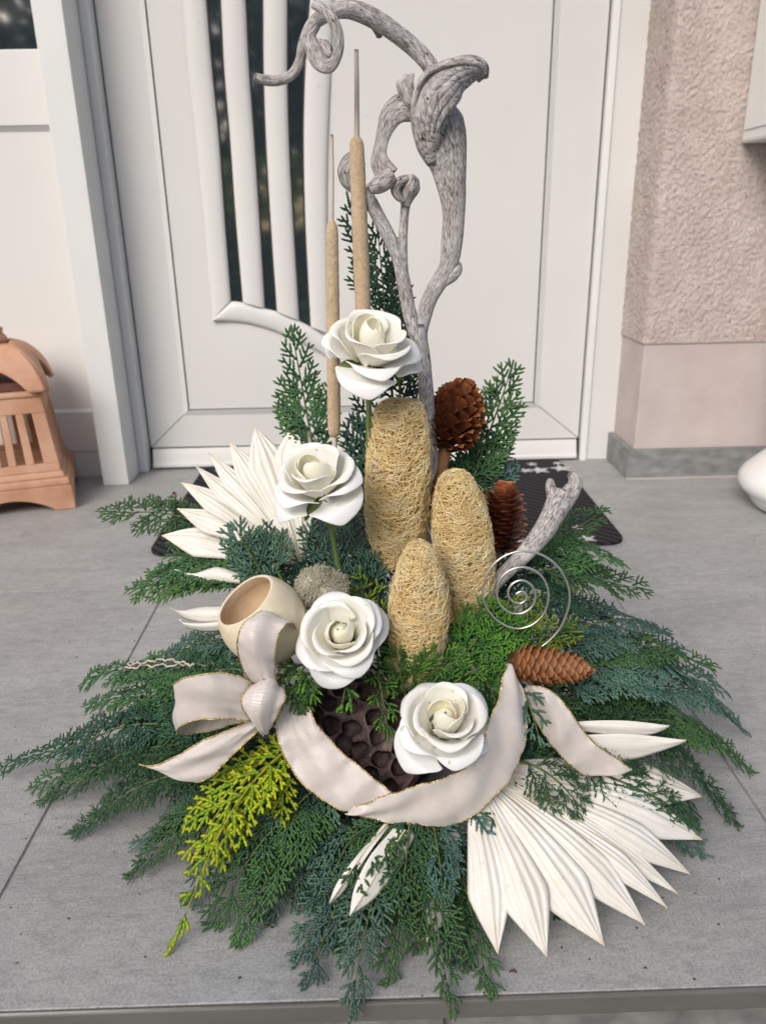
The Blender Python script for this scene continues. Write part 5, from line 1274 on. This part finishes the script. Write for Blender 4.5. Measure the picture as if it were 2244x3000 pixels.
def lotus_pod():
    c = P(772, 1612, .597); n = nrm(np.array([0.02, -.78, .62]))
    e1 = nrm(np.array([1.0, 0, 0]) - n * n[0]); e2 = np.cross(n, e1)
    t = thing('lotus_pod', 'large dark brown lotus pod with open seed holes', 'seed pod', tuple(c))
    Rr = .0585
    holes = [(713, 1520), (759, 1527), (805, 1549), (713, 1569), (760, 1574), (819, 1589), (680, 1547), (742, 1607), (777, 1622), (820, 1641), (802, 1674), (690, 1605), (720, 1640), (757, 1657), (765, 1695), (725, 1680), (855, 1560), (865, 1610), (862, 1660), (840, 1705), (800, 1715), (850, 1520), (690, 1500), (735, 1488), (790, 1498)]
    hp = []
    for x, y in holes:
        v = ray(x, y); k = ((c - CAMP) @ n) / (v @ n); p = CAMP + v * k - c; hp.append((p @ e1, p @ e2))
    hp = np.array(hp); nn = 260; g = np.linspace(-Rr, Rr, nn); X, Y = np.meshgrid(g, g, indexing='ij')
    r = np.sqrt(X ** 2 + Y ** 2)
    # square grid pulled onto a disc
    m = np.maximum(np.abs(X), np.abs(Y)); s = np.where(r > 0, m / np.maximum(r, 1e-9), 1); X, Y = X * s, Y * s; r = np.sqrt(X ** 2 + Y ** 2)
    D = np.full(X.shape, 9.0); rg = np.random.default_rng(2)
    wob = (vnoise(X + .5, Y + .5, 3, 130) - .5) * .0042
    for (hx, hy) in hp:
        f = rg.uniform(.94, 1.1); a = rg.uniform(0, 3.14); ex = rg.uniform(.9, 1.1)
        dx, dy = (X - hx), (Y - hy); dx, dy = dx * math.cos(a) + dy * math.sin(a), -dx * math.sin(a) + dy * math.cos(a)
        D = np.minimum(D, np.sqrt((dx * ex) ** 2 + (dy / ex) ** 2) - .0088 * f)
    D = D + wob
    dep = np.clip(-D / .0016, 0, 1); dep = dep * dep * (3 - 2 * dep)
    rim = np.exp(-(D / .0011) ** 2) * .0013
    Hh = -.026 * dep + rim * (D > -.0008) + .006 * (1 - (r / Rr) ** 2) + (vnoise(X + 1, Y + 1, 7, 260) - .5) * .0014 + (vnoise(X + 1, Y + 1, 9, 90) - .5) * .0026
    V = c + X[..., None] * e1 + Y[..., None] * e2 + Hh[..., None] * n
    part('seed_face', mesh_np('seed_face', V.reshape(-1, 3), grid_faces(nn, nn)), 'pod_brown', t)
    lathe('rim', [(Rr - .001, -.004), (Rr + .002, .001), (Rr + .0045, .0), (Rr + .006, -.006), (Rr + .002, -.012)], c, n, 'pod_rim', t, 70, .012, 3)
    lathe('body', [(Rr + .003, -.010), (Rr - .008, -.024), (Rr - .028, -.042), (.012, -.056), (0.001, -.060)], c, n, 'pod_brown', t, 48, .02, 3)
lotus_pod()

def moss():
    for lb, cs in (('grey reindeer moss clump above the rose beside the bow', ((678, 1262, .0135, 1.0), (705, 1272, .0160, .9), (692, 1250, .0095, 1.0), (660, 1285, .009, 1), (725, 1268, .010, .9))),):
        c0 = P(692, 1270, .612); t = thing('reindeer_moss', lb, 'moss', tuple(c0))
        rg = np.random.default_rng(8); p0 = []; p1 = []; rr = []
        for x, y, R, f in cs:
            c = P(x, y, .605)
            lathe('cushion', [(R * .80 * math.sin(a), -R * .80 * math.cos(a)) for a in np.linspace(0.02, 3.12, 12)], c, (0, 0, 1), 'moss_grey', t, 18)
            for _ in range(1000):
                d = rg.normal(0, 1, 3); d /= np.linalg.norm(d)
                a = c + d * R * .72; b = c + d * R * rg.uniform(.86, 1.12) + rg.normal(0, .0009, 3)
                p0.append(a); p1.append(b); rr.append(.00038)
                for _k in range(2):
                    e = b + d * .0012 + rg.normal(0, .0013, 3); p0.append(b - d * .0006); p1.append(e); rr.append(.00030)
        p0 = np.array(p0); p1 = np.array(p1); n0 = np.tile([0.3, -.8, .5], (len(p0), 1))
        o = part('tips', bead_mesh('tips', p0, p1, np.array(rr), np.ones(len(p0)), n0), 'moss_grey', t); o['kind'] = 'stuff'
moss()

def wire():
    pts = [(455, 548), (480, 535), (503, 545), (507, 570), (482, 591), (447, 585), (421, 558), (424, 520), (450, 491), (490, 482), (530, 505), (550, 555), (535, 605), (492, 637), (440, 640), (395, 615), (368, 570), (370, 510), (400, 455), (448, 425), (505, 420), (562, 445), (600, 495), (612, 562), (592, 638), (542, 690), (482, 712), (435, 708), (395, 693), (348, 657), (310, 600), (298, 540), (315, 462), (355, 400), (412, 360), (482, 342), (560, 352), (630, 390), (684, 455), (712, 537), (705, 622), (667, 712), (612, 775), (550, 815), (480, 845), (420, 862)]
    W = [P((1232 + x / 1.635) / K, (1406 + y / 1.635) / K, .586 + .0002 * i) for i, (x, y) in enumerate(pts)]
    W.append(P(1070, 1455, .61)); W.append(P(1030, 1470, .65))
    tube('wire_spiral', W, .00098, 'silver_wire', None, 420, 8)
    o = bpy.data.objects['wire_spiral']; tag(o, 'silver wire bent into a flat spiral in front of the right sprigs', 'wire spiral')
wire()

# ------------------------------------------------------------------ ribbon
def ribbon():
    t = thing('ribbon_bow', 'champagne satin ribbon bow with glittering gold edges', 'ribbon', tuple(P(575, 1530, .55)))
    def strip(name, st, gold=(1, 1), n=60, bulge=.0, wave=.0024, gather=(0.0, 0.0)):
        A = P3([(a[0], a[1], a[4]) for a in st]); B = P3([(a[2], a[3], a[5] if len(a) > 5 else a[4]) for a in st])
        A = spline(A, n); B = spline(B, n); m = 25; q = np.linspace(0, 1, m)
        s = np.r_[0, np.cumsum(np.linalg.norm(np.diff((A + B) / 2, axis=0), axis=1))]
        T = np.gradient((A + B) / 2, axis=0); T /= np.linalg.norm(T, axis=1)[:, None] + 1e-9
        W_ = B - A; N = np.cross(T, W_); N /= np.linalg.norm(N, axis=1)[:, None] + 1e-9
        N = N * np.where((N @ np.array([0, -1.0, .4])) < 0, -1, 1)[:, None]
        ph = rng.uniform(0, 6.28)
        h = bulge * np.sin(np.pi * q)[None] + wave * np.sin(q[None] * 5 + s[:, None] * 70 + ph) * np.sin(np.pi * q)[None] + wave * .35 * np.sin(s[:, None] * 190 + q[None] * 3 + ph) + wave * .22 * np.sin(s[:, None] * 430 + q[None] * 7) * (np.abs(2 * q - 1)[None] ** 2)
        gt = gather[0] * np.exp(-s / .018) + gather[1] * np.exp(-(s[-1] - s) / .018)
        h = h + gt[:, None] * (np.sin(q[None] * 15 + ph) + .5 * np.sin(q[None] * 27 + 1))
        V = A[:, None] * (1 - q)[None, :, None] + B[:, None] * q[None, :, None] + h[..., None] * N[:, None]
        w = np.linalg.norm(W_, axis=1)
        uv = np.stack([q[None] * .032 + 0 * w[:, None], np.broadcast_to(s[:, None], (n, m))], -1).reshape(-1, 2)
        o = part(name, mesh_np(name, V.reshape(-1, 3), grid_faces(n, m), uv=uv), 'ribbon_satin', t)
        md = o.modifiers.new('s', 'SOLIDIFY'); md.thickness = .0003
        for e, on in ((0, gold[0]), (m - 1, gold[1])):
            if on: tube('gold_edge', V[::2, e], .00070, 'gold_thread', o, n * 2, 6, rough=.28, seed=rng.randrange(99))
        return o
    strip('loop', [(578, 1505, 606, 1500, .548), (540, 1468, 594, 1452, .542), (514, 1410, 596, 1400, .536), (519, 1362, 604, 1368, .536), (543, 1332, 622, 1348, .543), (575, 1322, 636, 1352, .560), (592, 1340, 640, 1372, .576), (598, 1385, 634, 1400, .582), (592, 1440, 618, 1440, .578), (588, 1490, 606, 1492, .565)], (1, 1), 80, .003, gather=(.0022, .001))
    strip('loop', [(566, 1488, 572, 1556, .545), (520, 1462, 522, 1557, .536), (465, 1455, 465, 1553, .530), (412, 1462, 412, 1560, .532), (382, 1474, 384, 1575, .540), (378, 1492, 386, 1588, .554), (410, 1500, 414, 1588, .566), (470, 1502, 472, 1574, .570), (530, 1505, 532, 1558, .566), (565, 1508, 566, 1545, .56)], (1, 1), 80, .002, gather=(.0026, .001))
    strip('tail', [(545, 1556, 604, 1540, .552), (500, 1576, 560, 1578, .545), (440, 1600, 510, 1625, .538), (382, 1634, 462, 1672, .532), (335, 1655, 438, 1688, .530), (298, 1650, 415, 1693, .530)], (1, 1), 60, .003, gather=(.002, 0))
    strip('tail', [(622, 1516, 656, 1510, .556, .556), (600, 1556, 673, 1540, .548, .548), (601, 1596, 688, 1570, .542, .542), (628, 1660, 735, 1622, .534, .536), (678, 1716, 790, 1668, .526, .528), (748, 1756, 852, 1718, .520, .521)], (1, 1), 60, .0015, gather=(.002, 0))
    strip('tail', [(758, 1748, 744, 1757, .519), (852, 1714, 846, 1778, .5165), (925, 1692, 915, 1783, .513), (995, 1668, 990, 1780, .513), (1036, 1615, 1062, 1728, .518), (1060, 1555, 1112, 1665, .528), (1078, 1505, 1136, 1590, .540), (1090, 1455, 1136, 1518, .552), (1096, 1434, 1112, 1452, .562)], (1, 1), 80, .002)
    strip('tail', [(1128, 1490, 1142, 1480, .575), (1146, 1532, 1188, 1492, .562), (1172, 1582, 1226, 1530, .556), (1218, 1640, 1278, 1600, .552), (1266, 1681, 1367, 1664, .550)], (1, 1), 60, .002)
    strip('knot', [(545, 1478, 612, 1492, .540), (526, 1502, 616, 1506, .530), (524, 1528, 608, 1526, .526), (540, 1554, 597, 1548, .528), (566, 1576, 584, 1574, .536)], (1, 1), 40, .008, gather=(.0008, .0008))
ribbon()

# ------------------------------------------------------------------ small things
def small():
    rg = random.Random(4)
    for i, (a, b, lb) in enumerate((((270, 1447), (480, 1440), 'upper curly grey twig on the left green sprig'), ((275, 1436), (420, 1436), 'middle curly grey twig, shortest, on the left green sprig'), ((330, 1462), (510, 1448), 'lower curly grey twig left of the bow loop'))):
        n = 60; pts = []; f1 = rg.uniform(.55, .75); ph = rg.uniform(0, 6)
        for k in range(n):
            u = k / (n - 1); p = P(a[0] + (b[0] - a[0]) * u, a[1] + (b[1] - a[1]) * u - 8 * math.sin(u * 3.1), .70 - .06 * u)
            w = .0010 * math.sin(k * f1 + ph) + .0006 * math.sin(k * f1 * 2.3 + 1) + .0012 * math.sin(k * .13 + ph)
            p += np.array([rg.uniform(-.0004, .0004), .0012 * math.cos(k * f1), w]); pts.append(p)
        o = tube('curly_twig', pts, .0010, 'dry_stalk', None, 160, 6); tag(o, lb, 'twig', 'curly twigs')
    p = Z(376, 1068, .003)
    o = tube('fallen_petal', [p + np.array([-.004, 0, 0]), p + np.array([0, .001, .002]), p + np.array([.005, 0, .0005])], [.001, .0042, .0008], 'dead_petal', None, 10, 8, .5); tag(o, 'small dark red petal on the tile left of the doormat', 'petal')
    for (x, y, s, lb) in ((1108, 2102, .0022, 'brown dry crumb on the tile below the white leaflets'), (1394, 2094, .0013, 'tiny dry crumb on the front tile near the right'), (502, 1945, .0008, 'white speck')):
        if lb == 'white speck': continue
        p = Z(x, y, .0008)
        o = tube('dry_crumb', [p + np.array([-s * 1.4, 0, 0]), p + np.array([0, s * .5, s * .3]), p + np.array([s * 1.5, -s * .2, 0])], [s * .2, s * .5, s * .15], 'dry_crumb', None, 10, 6, .5, rough=.3); tag(o, lb, 'crumb')
small()
def debris():
    # loose scale leaves shed on the tiles round the arrangement
    rg = np.random.default_rng(12); n = 46
    x = rg.uniform(-.40, .42, n); y = rg.uniform(.43, .75, n); a = rg.uniform(0, 6.28, n); l = rg.uniform(.0012, .0042, n)
    p0 = np.stack([x, y, np.full(n, .0012)], -1); p1 = p0 + np.stack([np.cos(a) * l, np.sin(a) * l, 0 * l], -1)
    o = part('fallen_scales', bead_mesh('fallen_scales', p0, p1, rg.uniform(.0004, .0009, n), rg.uniform(.2, .6, n), np.tile([0, 0, 1.0], (n, 1))), 'dry_crumb')
    tag(o, 'tiny shed conifer scales scattered over the tiles', 'plant debris', kind='stuff')
debris()
